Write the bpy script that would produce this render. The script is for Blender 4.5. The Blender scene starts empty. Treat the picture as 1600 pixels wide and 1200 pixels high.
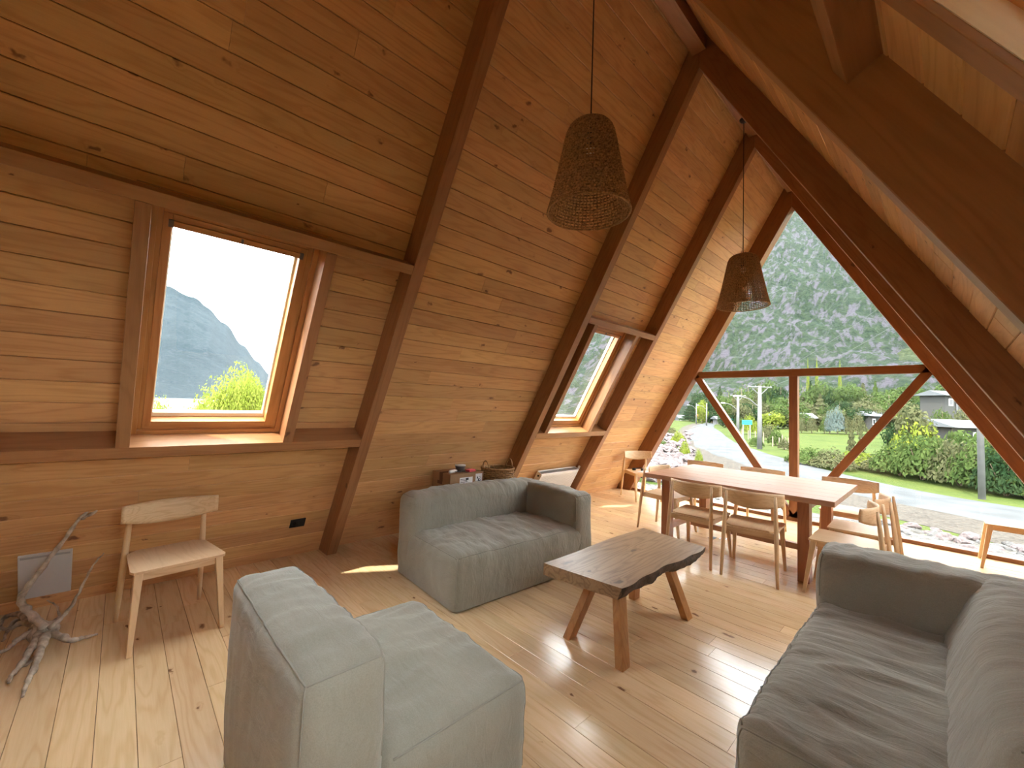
import bpy, bmesh, math, random
from mathutils import Vector, Matrix, noise
random.seed(7)
S = bpy.context.scene
C = S.collection
PI = math.pi

# ------------------------------------------------------------------ camera
F_PX, PXC, PYC = 641.44, 799.83, 601.95
YAW, PITCH, ROLL = -0.81193, 0.051074, 0.034097
CAM = Vector((1.49598, 0.0, 1.5))
def cam_axes():
    cy, sy, cp, sp = math.cos(YAW), math.sin(YAW), math.cos(PITCH), math.sin(PITCH)
    cr, sr = math.cos(ROLL), math.sin(ROLL)
    f = Vector((sy*cp, cy*cp, sp)); r = Vector((cy, -sy, 0)); u = r.cross(f)
    return r*cr + u*sr, -r*sr + u*cr, f
CR, CU, CF = cam_axes()
cd = bpy.data.cameras.new('camera'); cam = bpy.data.objects.new('camera', cd); C.objects.link(cam)
cd.sensor_fit = 'HORIZONTAL'; cd.sensor_width = 36; cd.lens = F_PX*36/1600
cd.clip_start = 0.02; cd.clip_end = 6000
m = Matrix.Identity(4)
for i in range(3):
    m[i][0], m[i][1], m[i][2], m[i][3] = CR[i], CU[i], -CF[i], CAM[i]
cam.matrix_world = m
S.camera = cam
# ------------------------------------------------------------------ sky, sun, exposure
SKY = 14.0
SUN = 11.0
HAZE = .00005
S.view_settings.view_transform = 'Standard'; S.view_settings.look = 'None'
S.view_settings.gamma = 1.0; S.view_settings.use_curve_mapping = False
S.view_settings.exposure = 0.28
w = bpy.data.worlds.new('world'); S.world = w; w.use_nodes = True
wn = w.node_tree.nodes; wl = w.node_tree.links; wn.clear()
wo = wn.new('ShaderNodeOutputWorld'); wb = wn.new('ShaderNodeBackground')
wt = wn.new('ShaderNodeTexCoord'); wm = wn.new('ShaderNodeMapping'); wz = wn.new('ShaderNodeTexNoise'); wr = wn.new('ShaderNodeValToRGB')
wl.new(wt.outputs['Generated'], wm.inputs[0]); wm.inputs['Scale'].default_value = (1, 1, 3)
wl.new(wm.outputs[0], wz.inputs[0]); wz.inputs['Scale'].default_value = 1.6; wz.inputs['Detail'].default_value = 3
wr.color_ramp.elements[0].position = .35; wr.color_ramp.elements[0].color = (.86, .93, 1, 1)
wr.color_ramp.elements[1].position = .65; wr.color_ramp.elements[1].color = (1, .99, .97, 1)
wl.new(wz.outputs[0], wr.inputs[0]); wl.new(wr.outputs[0], wb.inputs[0])
wb.inputs[1].default_value = SKY; wl.new(wb.outputs[0], wo.inputs[0])
sd = bpy.data.lights.new('sun', 'SUN'); sd.energy = SUN; sd.angle = math.radians(1.0); sd.color = (1, .93, .82)
sun = bpy.data.objects.new('sun', sd); C.objects.link(sun)
SUND = Vector((-.15, .68, -1)).normalized()
sun.rotation_euler = SUND.to_track_quat('-Z', 'Y').to_euler()
try:
    S.cycles.max_bounces = 10; S.cycles.diffuse_bounces = 6; S.cycles.glossy_bounces = 4
    S.cycles.transparent_max_bounces = 12; S.cycles.sample_clamp_indirect = 12; S.cycles.caustics_reflective = False
except Exception: pass

# ------------------------------------------------------------------ measured A-frame
WI, HI = 2.5978, 4.6246
LL = math.hypot(WI, HI)
D = 0.1884
DX, DZ = D*LL/HI, D*LL/WI
T = 0.0957
Y0, Y1, Y2, Y3, Y4 = -0.75, 1.512, 3.627, 5.211, 7.006
YM = [-3.0]
YB = -4.2
def ray(px, py):
    return CF + CR*((px-PXC)/F_PX) - CU*((py-PYC)/F_PX)
GZ = -1.8
def gp(px, py, z=GZ):
    d = ray(px, py); return CAM + d*((z-CAM.z)/d.z)
def gd(px, py, dist):                      # a point at a horizontal distance along a line of sight
    d = ray(px, py); return CAM + d*(dist/math.hypot(d.x, d.y))

# ------------------------------------------------------------------ object helpers
def mk(name, me, m=None, parent=None, M=None, smooth=False):
    o = bpy.data.objects.new(name, me); C.objects.link(o)
    if m is not None and len(me.materials) == 0: me.materials.append(m)
    if parent is not None: o.parent = parent
    if M is not None: o.matrix_local = M
    if smooth:
        me.polygons.foreach_set('use_smooth', [True]*len(me.polygons))
    return o
def tag(o, label=None, cat=None, group=None, kind=None):
    if label: o['label'] = label
    if cat: o['category'] = cat
    if group: o['group'] = group
    if kind: o['kind'] = kind
    return o
def empty(name, loc=(0,0,0), rz=0, **k):
    o = bpy.data.objects.new(name, None); C.objects.link(o); o.empty_display_size = .1
    o.location = loc; o.rotation_euler = (0,0,rz); tag(o, **k); return o
def copytree(o, parent=None):
    c = o.copy(); C.objects.link(c)
    if parent is not None: c.parent = parent
    for ch in list(o.children): copytree(ch, c)
    return c
def ln(v): return v
class MB:
    def __init__(s): s.v = []; s.f = []
    def add(s, vs, fs):
        n = len(s.v); s.v += [tuple(v) for v in vs]; s.f += [tuple(i+n for i in f) for f in fs]; return s
    def box(s, a, b, M=None):
        x0,y0,z0 = a; x1,y1,z1 = b
        vs = [Vector(p) for p in ((x0,y0,z0),(x1,y0,z0),(x1,y1,z0),(x0,y1,z0),(x0,y0,z1),(x1,y0,z1),(x1,y1,z1),(x0,y1,z1))]
        if M is not None: vs = [M @ v for v in vs]
        return s.add(vs, [(0,3,2,1),(4,5,6,7),(0,1,5,4),(1,2,6,5),(2,3,7,6),(3,0,4,7)])
    def prism(s, poly, h0, h1, f=lambda a,b,h:(a,b,h)):
        n = len(poly)
        vs = [f(a,b,h0) for a,b in poly] + [f(a,b,h1) for a,b in poly]
        return s.add(vs, [tuple(range(n-1,-1,-1)), tuple(range(n,2*n))] + [(i,(i+1)%n,n+(i+1)%n,n+i) for i in range(n)])
    def tube(s, pts, r, n=8, cap=True, closed=False):
        pts = [Vector(p) for p in pts]; rr = r if isinstance(r,(list,tuple)) else [r]*len(pts)
        rings = []; up = None; m_ = len(pts)
        for i,p in enumerate(pts):
            if closed: t = (pts[(i+1)%m_]-pts[i-1])
            else: t = (pts[min(i+1,m_-1)]-pts[max(i-1,0)])
            t.normalize()
            if up is None:
                up = Vector((0,0,1)) if abs(t.z) < .9 else Vector((1,0,0))
            a = t.cross(up)
            if a.length < 1e-5: a = t.cross(Vector((0,1,0)))
            a.normalize(); b = a.cross(t).normalized(); up = b
            rings.append([p + (a*math.cos(2*PI*k/n) + b*math.sin(2*PI*k/n))*rr[i] for k in range(n)])
        vs = [v for rg in rings for v in rg]; fs = []
        for i in range(m_ if closed else m_-1):
            j = (i+1)%m_
            for k in range(n):
                fs.append((i*n+k, i*n+(k+1)%n, j*n+(k+1)%n, j*n+k))
        if cap and not closed: fs += [tuple(range(n-1,-1,-1)), tuple((m_-1)*n+k for k in range(n))]
        return s.add(vs, fs)
    def lathe(s, prof, n=32, c=(0,0,0)):
        vs = []; fs = []; k = len(prof)
        for i in range(n):
            a = 2*PI*i/n
            for r,z in prof: vs.append((c[0]+r*math.cos(a), c[1]+r*math.sin(a), c[2]+z))
        for i in range(n):
            j = (i+1)%n
            for q in range(k-1): fs.append((i*k+q, j*k+q, j*k+q+1, i*k+q+1))
        return s.add(vs, fs)
    def mesh(s, name='m', bevel=0, seg=2, fixn=True):
        me = bpy.data.meshes.new(name); me.from_pydata(s.v, [], s.f)
        bm = bmesh.new(); bm.from_mesh(me)
        if bevel:
            es = [e for e in bm.edges if len(e.link_faces) == 2 and e.calc_face_angle(0) > .6]
            bmesh.ops.bevel(bm, geom=es, offset=bevel, segments=seg, profile=.6, affect='EDGES', clamp_overlap=True)
        if fixn: bmesh.ops.recalc_face_normals(bm, faces=bm.faces)
        bm.to_mesh(me); bm.free(); return me
    def obj(s, name, m, parent=None, M=None, smooth=False, bevel=0, seg=2, fixn=True):
        return mk(name, s.mesh(name, bevel, seg, fixn), m, parent, M, smooth)

# ------------------------------------------------------------------ materials
def newmat(name):
    m = bpy.data.materials.new(name); m.use_nodes = True
    nt = m.node_tree; b = nt.nodes['Principled BSDF']; return m, nt, b
def plain(name, col, rough=.6, metal=0, bump=0, bscale=60, var=0, vscale=3):
    m, nt, b = newmat(name)
    b.inputs['Base Color'].default_value = (*col, 1); b.inputs['Roughness'].default_value = rough; b.inputs['Metallic'].default_value = metal
    N = nt.nodes.new; L = nt.links.new
    tc = N('ShaderNodeTexCoord')
    if var:
        nz = N('ShaderNodeTexNoise'); nz.inputs['Scale'].default_value = vscale; nz.inputs['Detail'].default_value = 5
        L(tc.outputs['Object'], nz.inputs[0]); mp = N('ShaderNodeMapRange'); L(nz.outputs[0], mp.inputs[0])
        mp.inputs[1].default_value = .3; mp.inputs[2].default_value = .7; mp.inputs[3].default_value = 1-var; mp.inputs[4].default_value = 1+var
        mx = N('ShaderNodeVectorMath'); mx.operation = 'SCALE'; mx.inputs[0].default_value = col; L(mp.outputs[0], mx.inputs['Scale'])
        L(mx.outputs[0], b.inputs['Base Color'])
    if bump:
        n2 = N('ShaderNodeTexNoise'); n2.inputs['Scale'].default_value = bscale; n2.inputs['Detail'].default_value = 4
        L(tc.outputs['Object'], n2.inputs[0]); bp = N('ShaderNodeBump'); bp.inputs['Strength'].default_value = bump; bp.inputs['Distance'].default_value = .01
        L(n2.outputs[0], bp.inputs['Height']); L(bp.outputs[0], b.inputs['Normal'])
    return m
def wood(name, light, dark, knotc, axis='X', rough=.45, grain=1.0, knots=.5, var=.18, ks=1.0, coat=0, gscale=1.0, rvar=0.0, bumps=.15):
    """grain runs along the object's local axis; every object gets its own cut of the pattern"""
    m, nt, b = newmat(name); N = nt.nodes.new; L = nt.links.new
    tc = N('ShaderNodeTexCoord'); oi = N('ShaderNodeObjectInfo')
    sx = N('ShaderNodeSeparateXYZ'); L(tc.outputs['Object'], sx.inputs[0])
    cx = N('ShaderNodeCombineXYZ')
    order = {'X': (0,1,2), 'Y': (1,2,0), 'Z': (2,0,1)}[axis]
    for i in range(3): L(sx.outputs[order[i]], cx.inputs[i])
    rv = N('ShaderNodeCombineXYZ')
    for i,k in enumerate((37.0, 11.3, 5.7)):
        mu = N('ShaderNodeMath'); mu.operation = 'MULTIPLY'; L(oi.outputs['Random'], mu.inputs[0]); mu.inputs[1].default_value = k; L(mu.outputs[0], rv.inputs[i])
    ad = N('ShaderNodeVectorMath'); L(cx.outputs[0], ad.inputs[0]); L(rv.outputs[0], ad.inputs[1])
    P = ad.outputs[0]
    def mapping(sc, src=P):
        mp = N('ShaderNodeMapping'); mp.inputs['Scale'].default_value = sc; L(src, mp.inputs[0]); return mp.outputs[0]
    def math_(op, a, bb, clamp=False):
        q = N('ShaderNodeMath'); q.operation = op; q.use_clamp = clamp
        for i,v in enumerate((a,bb)):
            if isinstance(v,(int,float)): q.inputs[i].default_value = v
            elif v is not None: L(v, q.inputs[i])
        return q.outputs[0]
    # knots
    vo = N('ShaderNodeTexVoronoi'); vo.feature = 'F1'; vo.inputs['Scale'].default_value = 1; vo.inputs['Randomness'].default_value = .9
    n0 = N('ShaderNodeTexNoise'); n0.inputs['Scale'].default_value = 22; n0.inputs['Detail'].default_value = 2; L(P, n0.inputs[0])
    w0 = N('ShaderNodeVectorMath'); w0.operation = 'SCALE'; L(n0.outputs['Color'], w0.inputs[0]); w0.inputs['Scale'].default_value = .35
    w1 = N('ShaderNodeVectorMath'); L(mapping((4.2*ks, 8.0*ks, 8.0*ks)), w1.inputs[0]); L(w0.outputs[0], w1.inputs[1]); L(w1.outputs[0], vo.inputs['Vector'])
    vs = N('ShaderNodeSeparateXYZ'); L(vo.outputs['Color'], vs.inputs[0])
    on = math_('LESS_THAN', vs.outputs[0], knots)
    size = math_('MULTIPLY_ADD', vs.outputs[1], .10); nt.nodes[-1].inputs[2].default_value = .035
    k0 = math_('DIVIDE', vo.outputs['Distance'], size)
    kn = N('ShaderNodeMapRange'); kn.interpolation_type = 'SMOOTHSTEP'; L(k0, kn.inputs[0])
    kn.inputs[1].default_value = .6; kn.inputs[2].default_value = 1.4; kn.inputs[3].default_value = 1; kn.inputs[4].default_value = 0
    knot = math_('MULTIPLY', kn.outputs[0], on)
    halo = N('ShaderNodeMapRange'); halo.interpolation_type = 'SMOOTHSTEP'; L(k0, halo.inputs[0])
    halo.inputs[1].default_value = .8; halo.inputs[2].default_value = 2.7; halo.inputs[3].default_value = 1; halo.inputs[4].default_value = 0
    hal = math_('MULTIPLY', halo.outputs[0], on)
    # grain
    n1 = N('ShaderNodeTexNoise'); n1.inputs['Scale'].default_value = 1; n1.inputs['Detail'].default_value = 3; n1.inputs['Roughness'].default_value = .5
    L(mapping((.55*gscale, 5*gscale, 5*gscale)), n1.inputs[0])
    bend = math_('MULTIPLY_ADD', hal, 5.0); nt.nodes[-1].inputs[2].default_value = 0
    ph = math_('ADD', math_('MULTIPLY', n1.outputs[0], 78.0), bend)
    si = math_('MULTIPLY_ADD', math_('SINE', ph, None), .5); nt.nodes[-1].inputs[2].default_value = .5
    si = math_('SUBTRACT', math_('POWER', si, 3.0), .3)
    n2 = N('ShaderNodeTexNoise'); n2.inputs['Scale'].default_value = 1; n2.inputs['Detail'].default_value = 4
    L(mapping((6*gscale, 150*gscale, 150*gscale)), n2.inputs[0])
    n3 = N('ShaderNodeTexNoise'); n3.inputs['Scale'].default_value = 1; n3.inputs['Detail'].default_value = 3
    L(mapping((1.6, 5, 5)), n3.inputs[0])
    g = math_('MULTIPLY_ADD', si, .42*grain); nt.nodes[-1].inputs[2].default_value = .5
    g = math_('ADD', g, math_('MULTIPLY', math_('SUBTRACT', n2.outputs[0], .5), .7*grain))
    g = math_('ADD', g, math_('MULTIPLY', math_('SUBTRACT', n3.outputs[0], .5), .9*grain), True)
    mx = N('ShaderNodeMix'); mx.data_type = 'RGBA'; L(g, mx.inputs[0]); mx.inputs[6].default_value = (*light,1); mx.inputs[7].default_value = (*dark,1)
    hm = N('ShaderNodeMix'); hm.data_type = 'RGBA'; L(math_('MULTIPLY', hal, .35), hm.inputs[0]); L(mx.outputs[2], hm.inputs[6]); hm.inputs[7].default_value = (*dark,1)
    km = N('ShaderNodeMix'); km.data_type = 'RGBA'; L(math_('MULTIPLY', knot, .85), km.inputs[0]); L(hm.outputs[2], km.inputs[6]); km.inputs[7].default_value = (*knotc,1)
    hv = N('ShaderNodeHueSaturation'); L(km.outputs[2], hv.inputs['Color'])
    mr = N('ShaderNodeMapRange'); L(oi.outputs['Random'], mr.inputs[0]); mr.inputs[3].default_value = 1-var; mr.inputs[4].default_value = 1+var
    L(mr.outputs[0], hv.inputs['Value'])
    fr = math_('FRACT', math_('MULTIPLY', oi.outputs['Random'], 17.3), None)
    m2 = N('ShaderNodeMapRange'); L(fr, m2.inputs[0]); m2.inputs[3].default_value = .497; m2.inputs[4].default_value = .506
    L(m2.outputs[0], hv.inputs['Hue'])
    L(hv.outputs[0], b.inputs['Base Color'])
    ro = math_('MULTIPLY_ADD', n3.outputs[0], rvar); nt.nodes[-1].inputs[2].default_value = rough-rvar*.5
    L(ro, b.inputs['Roughness'])
    if coat: b.inputs['Coat Weight'].default_value = coat; b.inputs['Coat Roughness'].default_value = .12
    bp = N('ShaderNodeBump'); bp.inputs['Strength'].default_value = bumps; bp.inputs['Distance'].default_value = .002
    L(n2.outputs[0], bp.inputs['Height']); L(bp.outputs[0], b.inputs['Normal'])
    return m
def fabric(name, col, col2):
    m, nt, b = newmat(name); N = nt.nodes.new; L = nt.links.new
    tc = N('ShaderNodeTexCoord')
    n1 = N('ShaderNodeTexNoise'); n1.inputs['Scale'].default_value = 260; n1.inputs['Detail'].default_value = 3; L(tc.outputs['Object'], n1.inputs[0])
    n2 = N('ShaderNodeTexNoise'); n2.inputs['Scale'].default_value = 3; n2.inputs['Detail'].default_value = 4; L(tc.outputs['Object'], n2.inputs[0])
    ad = N('ShaderNodeMath'); ad.operation = 'ADD'; L(n1.outputs[0], ad.inputs[0]); L(n2.outputs[0], ad.inputs[1])
    mr = N('ShaderNodeMapRange'); L(ad.outputs[0], mr.inputs[0]); mr.inputs[1].default_value = .75; mr.inputs[2].default_value = 1.25
    mx = N('ShaderNodeMix'); mx.data_type = 'RGBA'; L(mr.outputs[0], mx.inputs[0]); mx.inputs[6].default_value = (*col,1); mx.inputs[7].default_value = (*col2,1)
    L(mx.outputs[2], b.inputs['Base Color']); b.inputs['Roughness'].default_value = .95
    b.inputs['Sheen Weight'].default_value = .25; b.inputs['Sheen Roughness'].default_value = .5
    mp = N('ShaderNodeMapping'); mp.inputs['Scale'].default_value = (7, 26, 12); mp.inputs['Rotation'].default_value = (0,0,.35); L(tc.outputs['Object'], mp.inputs[0])
    n3 = N('ShaderNodeTexNoise'); n3.inputs['Scale'].default_value = 1; n3.inputs['Detail'].default_value = 4; n3.inputs['Distortion'].default_value = .8; L(mp.outputs[0], n3.inputs[0])
    b1 = N('ShaderNodeBump'); b1.inputs['Strength'].default_value = .6; b1.inputs['Distance'].default_value = .012; L(n3.outputs[0], b1.inputs['Height'])
    b2 = N('ShaderNodeBump'); b2.inputs['Strength'].default_value = .25; b2.inputs['Distance'].default_value = .0015; L(n1.outputs[0], b2.inputs['Height']); L(b1.outputs[0], b2.inputs['Normal'])
    L(b2.outputs[0], b.inputs['Normal']); return m
def glassmat():
    m = bpy.data.materials.new('window_glass'); m.use_nodes = True; nt = m.node_tree; nt.nodes.clear(); N = nt.nodes.new; L = nt.links.new
    o = N('ShaderNodeOutputMaterial'); t = N('ShaderNodeBsdfTransparent'); t.inputs[0].default_value = (.965,.98,.975,1)
    g = N('ShaderNodeBsdfGlossy'); g.inputs['Roughness'].default_value = .01; fr = N('ShaderNodeFresnel'); fr.inputs[0].default_value = 1.45
    gm = N('ShaderNodeNewGeometry'); iv = N('ShaderNodeMath'); iv.operation = 'SUBTRACT'; iv.inputs[0].default_value = 1; L(gm.outputs['Backfacing'], iv.inputs[1])
    mf = N('ShaderNodeMath'); mf.operation = 'MULTIPLY'; L(fr.outputs[0], mf.inputs[0]); L(iv.outputs[0], mf.inputs[1])
    mx = N('ShaderNodeMixShader'); L(mf.outputs[0], mx.inputs[0]); L(t.outputs[0], mx.inputs[1]); L(g.outputs[0], mx.inputs[2]); L(mx.outputs[0], o.inputs[0]); return m

ORD = ['first','second','third','fourth','fifth','sixth','seventh','eighth','ninth','tenth','eleventh','twelfth','thirteenth','fourteenth','fifteenth','sixteenth','seventeenth','eighteenth','nineteenth','twentieth','twenty-first','twenty-second','twenty-third','twenty-fourth','twenty-fifth','twenty-sixth','twenty-seventh','twenty-eighth','twenty-ninth','thirtieth']
M = {}
M['board'] = wood('wall_board_wood', (.66,.385,.17), (.49,.253,.097), (.14,.05,.02), rough=.5, knots=.75, var=.12, ks=1.0)
M['beam'] = wood('beam_wood', (.36,.172,.072), (.26,.115,.045), (.09,.03,.01), axis='Y', rough=.45, knots=.10, var=.06, ks=1.0)
M['beamx'] = wood('beam_wood_x', (.37,.177,.074), (.27,.12,.046), (.09,.03,.01), axis='X', rough=.45, knots=.10, var=.06, ks=1.0)
M['beamz'] = wood('beam_wood_z', (.37,.177,.074), (.27,.12,.046), (.09,.03,.01), axis='Z', rough=.45, knots=.10, var=.06, ks=1.0)
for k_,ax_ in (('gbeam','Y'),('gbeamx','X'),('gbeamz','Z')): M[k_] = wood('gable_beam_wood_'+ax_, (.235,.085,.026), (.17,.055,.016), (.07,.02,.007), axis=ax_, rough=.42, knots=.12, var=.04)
M['frame'] = wood('window_frame_wood', (.52,.25,.09), (.40,.17,.05), (.12,.04,.01), axis='Y', rough=.35, knots=.1, var=.04)
M['framex'] = wood('window_frame_wood_x', (.52,.25,.09), (.40,.17,.05), (.12,.04,.01), axis='X', rough=.35, knots=.1, var=.04)
M['floor'] = wood('floor_board_wood', (.78,.57,.35), (.62,.41,.215), (.15,.06,.028), rough=.22, knots=.6, var=.10, ks=1.05, coat=.15, rvar=.14, bumps=.08, grain=.9)
M['chair'] = wood('chair_ash_wood', (.70,.50,.31), (.60,.40,.23), (.3,.17,.08), axis='X', rough=.45, knots=0, var=.03, gscale=1.2)
M['chairz'] = wood('chair_ash_wood_z', (.68,.48,.29), (.57,.38,.21), (.3,.17,.08), axis='Z', rough=.45, knots=0, var=.03, gscale=1.2)
M['chairy'] = wood('chair_ash_wood_y', (.70,.50,.31), (.52,.33,.18), (.3,.17,.08), axis='Y', rough=.45, knots=0, var=.03, gscale=1.6)
M['table'] = wood('dining_table_wood', (.44,.245,.15), (.34,.17,.095), (.1,.03,.015), axis='X', rough=.35, knots=.1, var=.04)
M['tablez'] = wood('dining_table_wood_z', (.38,.16,.07), (.27,.10,.04), (.1,.03,.015), axis='Z', rough=.4, knots=.1, var=.04)
M['slab'] = wood('coffee_slab_wood', (.36,.23,.13), (.20,.115,.06), (.06,.035,.02), axis='Y', rough=.4, knots=.35, var=.0, ks=.8, grain=1.5)
M['bark'] = plain('bark_live_edge', (.075,.05,.035), .8, bump=1.0, bscale=40, var=.5, vscale=18)
M['legz'] = wood('coffee_leg_wood', (.50,.24,.09), (.36,.15,.05), (.1,.03,.015), axis='Z', rough=.45, knots=0, var=.05)
M['sofa'] = fabric('sofa_linen', (.300,.290,.238), (.238,.228,.184))
M['seam'] = plain('sofa_piping', (.27,.26,.22), .95)
M['glass'] = glassmat()
M['white'] = plain('white_enamel', (.75,.74,.72), .35)
M['greywhite'] = plain('grey_white_plastic', (.55,.56,.56), .45)
M['black'] = plain('black_plastic', (.012,.012,.014), .4)
M['grille'] = plain('radiator_grille', (.35,.36,.37), .45)
M['metal'] = plain('brushed_metal', (.5,.5,.5), .3, 1)
M['gasket'] = plain('dark_gasket', (.03,.03,.03), .6)
M['litliner'] = wood('lit_lining_wood', (.80,.64,.48), (.66,.48,.33), (.3,.15,.08), axis='Y', rough=.45, knots=.1, var=.02)  # paler than the frame wood: the glow of lit reveals is in the colour
M['pale'] = plain('pale_glazing_bead', (.72,.68,.55), .5)
M['slabback'] = plain('roof_panel', (.12,.07,.04), .9)
M['card'] = plain('cardboard', (.30,.17,.085), .85, var=.08, vscale=8, bump=.1)
M['cardd'] = plain('cardboard_print', (.12,.055,.03), .85)
M['paper'] = plain('label_paper', (.7,.7,.7), .6)
M['ink'] = plain('label_ink', (.05,.05,.06), .6)
M['yellow'] = plain('yellow_sticker', (.75,.55,.03), .5)
M['pink'] = plain('pink_plastic', (.75,.06,.10), .4)
M['basket'] = plain('basket_wicker', (.33,.19,.08), .75, var=.35, vscale=40)
M['weave'] = plain('lampshade_seagrass', (.36,.21,.105), .85, var=.55, vscale=70)
M['cord'] = plain('lamp_cord', (.02,.012,.01), .6)
M['drift'] = plain('driftwood_grey', (.40,.34,.27), .9, var=.45, vscale=22, bump=.8, bscale=35)
M['bulb'] = plain('bulb_glass', (.8,.78,.7), .2)
M['grey'] = plain('smoke_plastic', (.12,.11,.11), .4)
def leafmat(name, col, col2, trans=.35, kind='o'):
    m = bpy.data.materials.new(name); m.use_nodes = True; nt = m.node_tree; nt.nodes.clear(); N = nt.nodes.new; L = nt.links.new
    o = N('ShaderNodeOutputMaterial'); d = N('ShaderNodeBsdfDiffuse'); t = N('ShaderNodeBsdfTranslucent'); mx = N('ShaderNodeMixShader'); mx.inputs[0].default_value = trans
    tc = N('ShaderNodeTexCoord'); nz = N('ShaderNodeTexNoise'); nz.inputs['Scale'].default_value = 2.2; nz.inputs['Detail'].default_value = 4
    L(tc.outputs['Object'], nz.inputs[0]); mr = N('ShaderNodeMapRange'); L(nz.outputs[0], mr.inputs[0]); mr.inputs[1].default_value = .35; mr.inputs[2].default_value = .65
    cm = N('ShaderNodeMix'); cm.data_type = 'RGBA'; L(mr.outputs[0], cm.inputs[0]); cm.inputs[6].default_value = (*col,1); cm.inputs[7].default_value = (*col2,1)
    L(cm.outputs[2], d.inputs[0]); L(cm.outputs[2], t.inputs[0]); L(d.outputs[0], mx.inputs[1]); L(t.outputs[0], mx.inputs[2]); L(mx.outputs[0], o.inputs[0]); return m
M['leafy'] = leafmat('leaf_yellow_green', (.085,.11,.014), (.13,.155,.028))
M['leafs'] = leafmat('leaf_bright_yellow_green', (.13,.165,.022), (.19,.22,.04))  # brighter yellow-green for the bushes outside the near skylight
M['leafg'] = leafmat('leaf_green', (.028,.048,.014), (.058,.082,.025))
M['leafd'] = leafmat('leaf_dark', (.010,.024,.010), (.024,.04,.017))
M['leafo'] = leafmat('leaf_olive', (.05,.055,.026), (.075,.078,.038))
M['leafb'] = leafmat('leaf_blue_grey', (.06,.085,.08), (.09,.115,.105))
M['trunk'] = plain('tree_bark', (.13,.10,.07), .9, var=.3)
M['rock'] = plain('rock_grey', (.06,.058,.057), .9, var=.35, vscale=4, bump=.5, bscale=14)
M['rockp'] = plain('rock_pinkish', (.078,.064,.064), .9, var=.35, vscale=4, bump=.5, bscale=14)
M['concrete'] = plain('pole_concrete', (.11,.11,.107), .8, var=.12)
M['roofm'] = plain('house_roof_metal', (.075,.08,.085), .5)
M['wallh'] = plain('house_wall', (.04,.04,.038), .8)
M['whiteout'] = plain('village_white_wall', (.11,.11,.11), .7)
M['dark'] = plain('dark_opening', (.02,.02,.022), .3)
M['teal'] = plain('teal_paint', (.02,.24,.24), .5)
M['red'] = plain('red_paint', (.32,.03,.03), .4)
M['rust'] = plain('rust_roof', (.28,.09,.04), .7)
M['post'] = plain('weathered_post', (.16,.13,.10), .9)

# ------------------------------------------------------------------ slope frames
def slopeM(sg):
    Sd = Vector((-sg*WI, 0, HI))/LL; Nin = -Vector((sg*HI, 0, WI))/LL; X = Vector((0, -sg, 0))
    m = Matrix.Identity(4)
    for i in range(3): m[i][0], m[i][1], m[i][2] = X[i], Sd[i], Nin[i]
    m[0][3] = sg*WI
    return m
SM = {-1: slopeM(-1), 1: slopeM(1)}
def U(sg, y): return -sg*y          # y of the room to the local u
def urange(sg, a, b):
    p, q = U(sg,a), U(sg,b); return (min(p,q), max(p,q))
PITCHB = .1395
CH = -D                              # height of the cladding face in the slope frame
FR = [(Y0, Y0+T), (Y1, Y1+T), (Y2, Y2+T), (Y3, Y3+T), (Y4-.08, Y4+.10)]
PRE = [(YB, YB+.1), (-2.55, -2.55+T)]
WB = {(-1,0): dict(y=(-3.95,-2.70), s=(1.255,2.87), off=0.0), (1,0): dict(y=(-3.95,-2.70), s=(1.255,2.87), off=.095),
      (-1,1): dict(y=(-2.44,-1.78), s=(1.255,2.87), off=0.0), (1,1): dict(y=(-2.35,-1.35), s=(1.255,2.87), off=.095)}
WIN = {(-1,0): dict(y=(-.01,.97), s=(1.255,2.87), off=0.0), (-1,2): dict(y=(3.85,4.83), s=(1.255,2.87), off=0.0),
       (1,0): dict(y=(-.01,.99), s=(1.255,2.87), off=.095), (1,2): dict(y=(3.85,4.83), s=(1.255,2.87), off=.095)}
def board_mesh(L, wd, th=.018, c=.0038):
    h = wd/2; poly = [(-h,-th),(h,-th),(h,-c),(h-c,0),(-h+c,0),(-h,-c)]
    mb = MB(); n = 6
    vs = [(-L/2,a,b) for a,b in poly] + [(L/2,a,b) for a,b in poly]
    mb.add(vs, [tuple(range(n)), tuple(range(2*n-1,n-1,-1))] + [(i,n+i,n+(i+1)%n,(i+1)%n) for i in range(n)])
    return mb.mesh('board')
def clad(sg, name, bays):
    wall = MB()
    smax = (HI+DZ)/HI*LL + .02
    # backing slab with openings
    o0, o1 = CH-.10, CH-.019
    segs = []
    for (ya, yb, wi) in bays:
        if wi is None: segs.append((ya, yb, 0, smax))
        else:
            wy, ws = wi['y'], wi['s']
            segs += [(ya, wy[0], 0, smax), (wy[1], yb, 0, smax), (wy[0], wy[1], 0, 1.33), (wy[0], wy[1], 2.87, smax)]
    for (a,b,s0,s1) in segs:
        u0,u1 = urange(sg,a,b); wall.box((u0, s0-.25 if s0 == 0 else s0, o0), (u1, s1, o1))
    root = wall.obj(name, M['slabback'], None, SM[sg]); tag(root, 'sloping %s roof wall clad in honey brown boards' % ('left' if sg<0 else 'right'), kind='structure')
    return root
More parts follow.
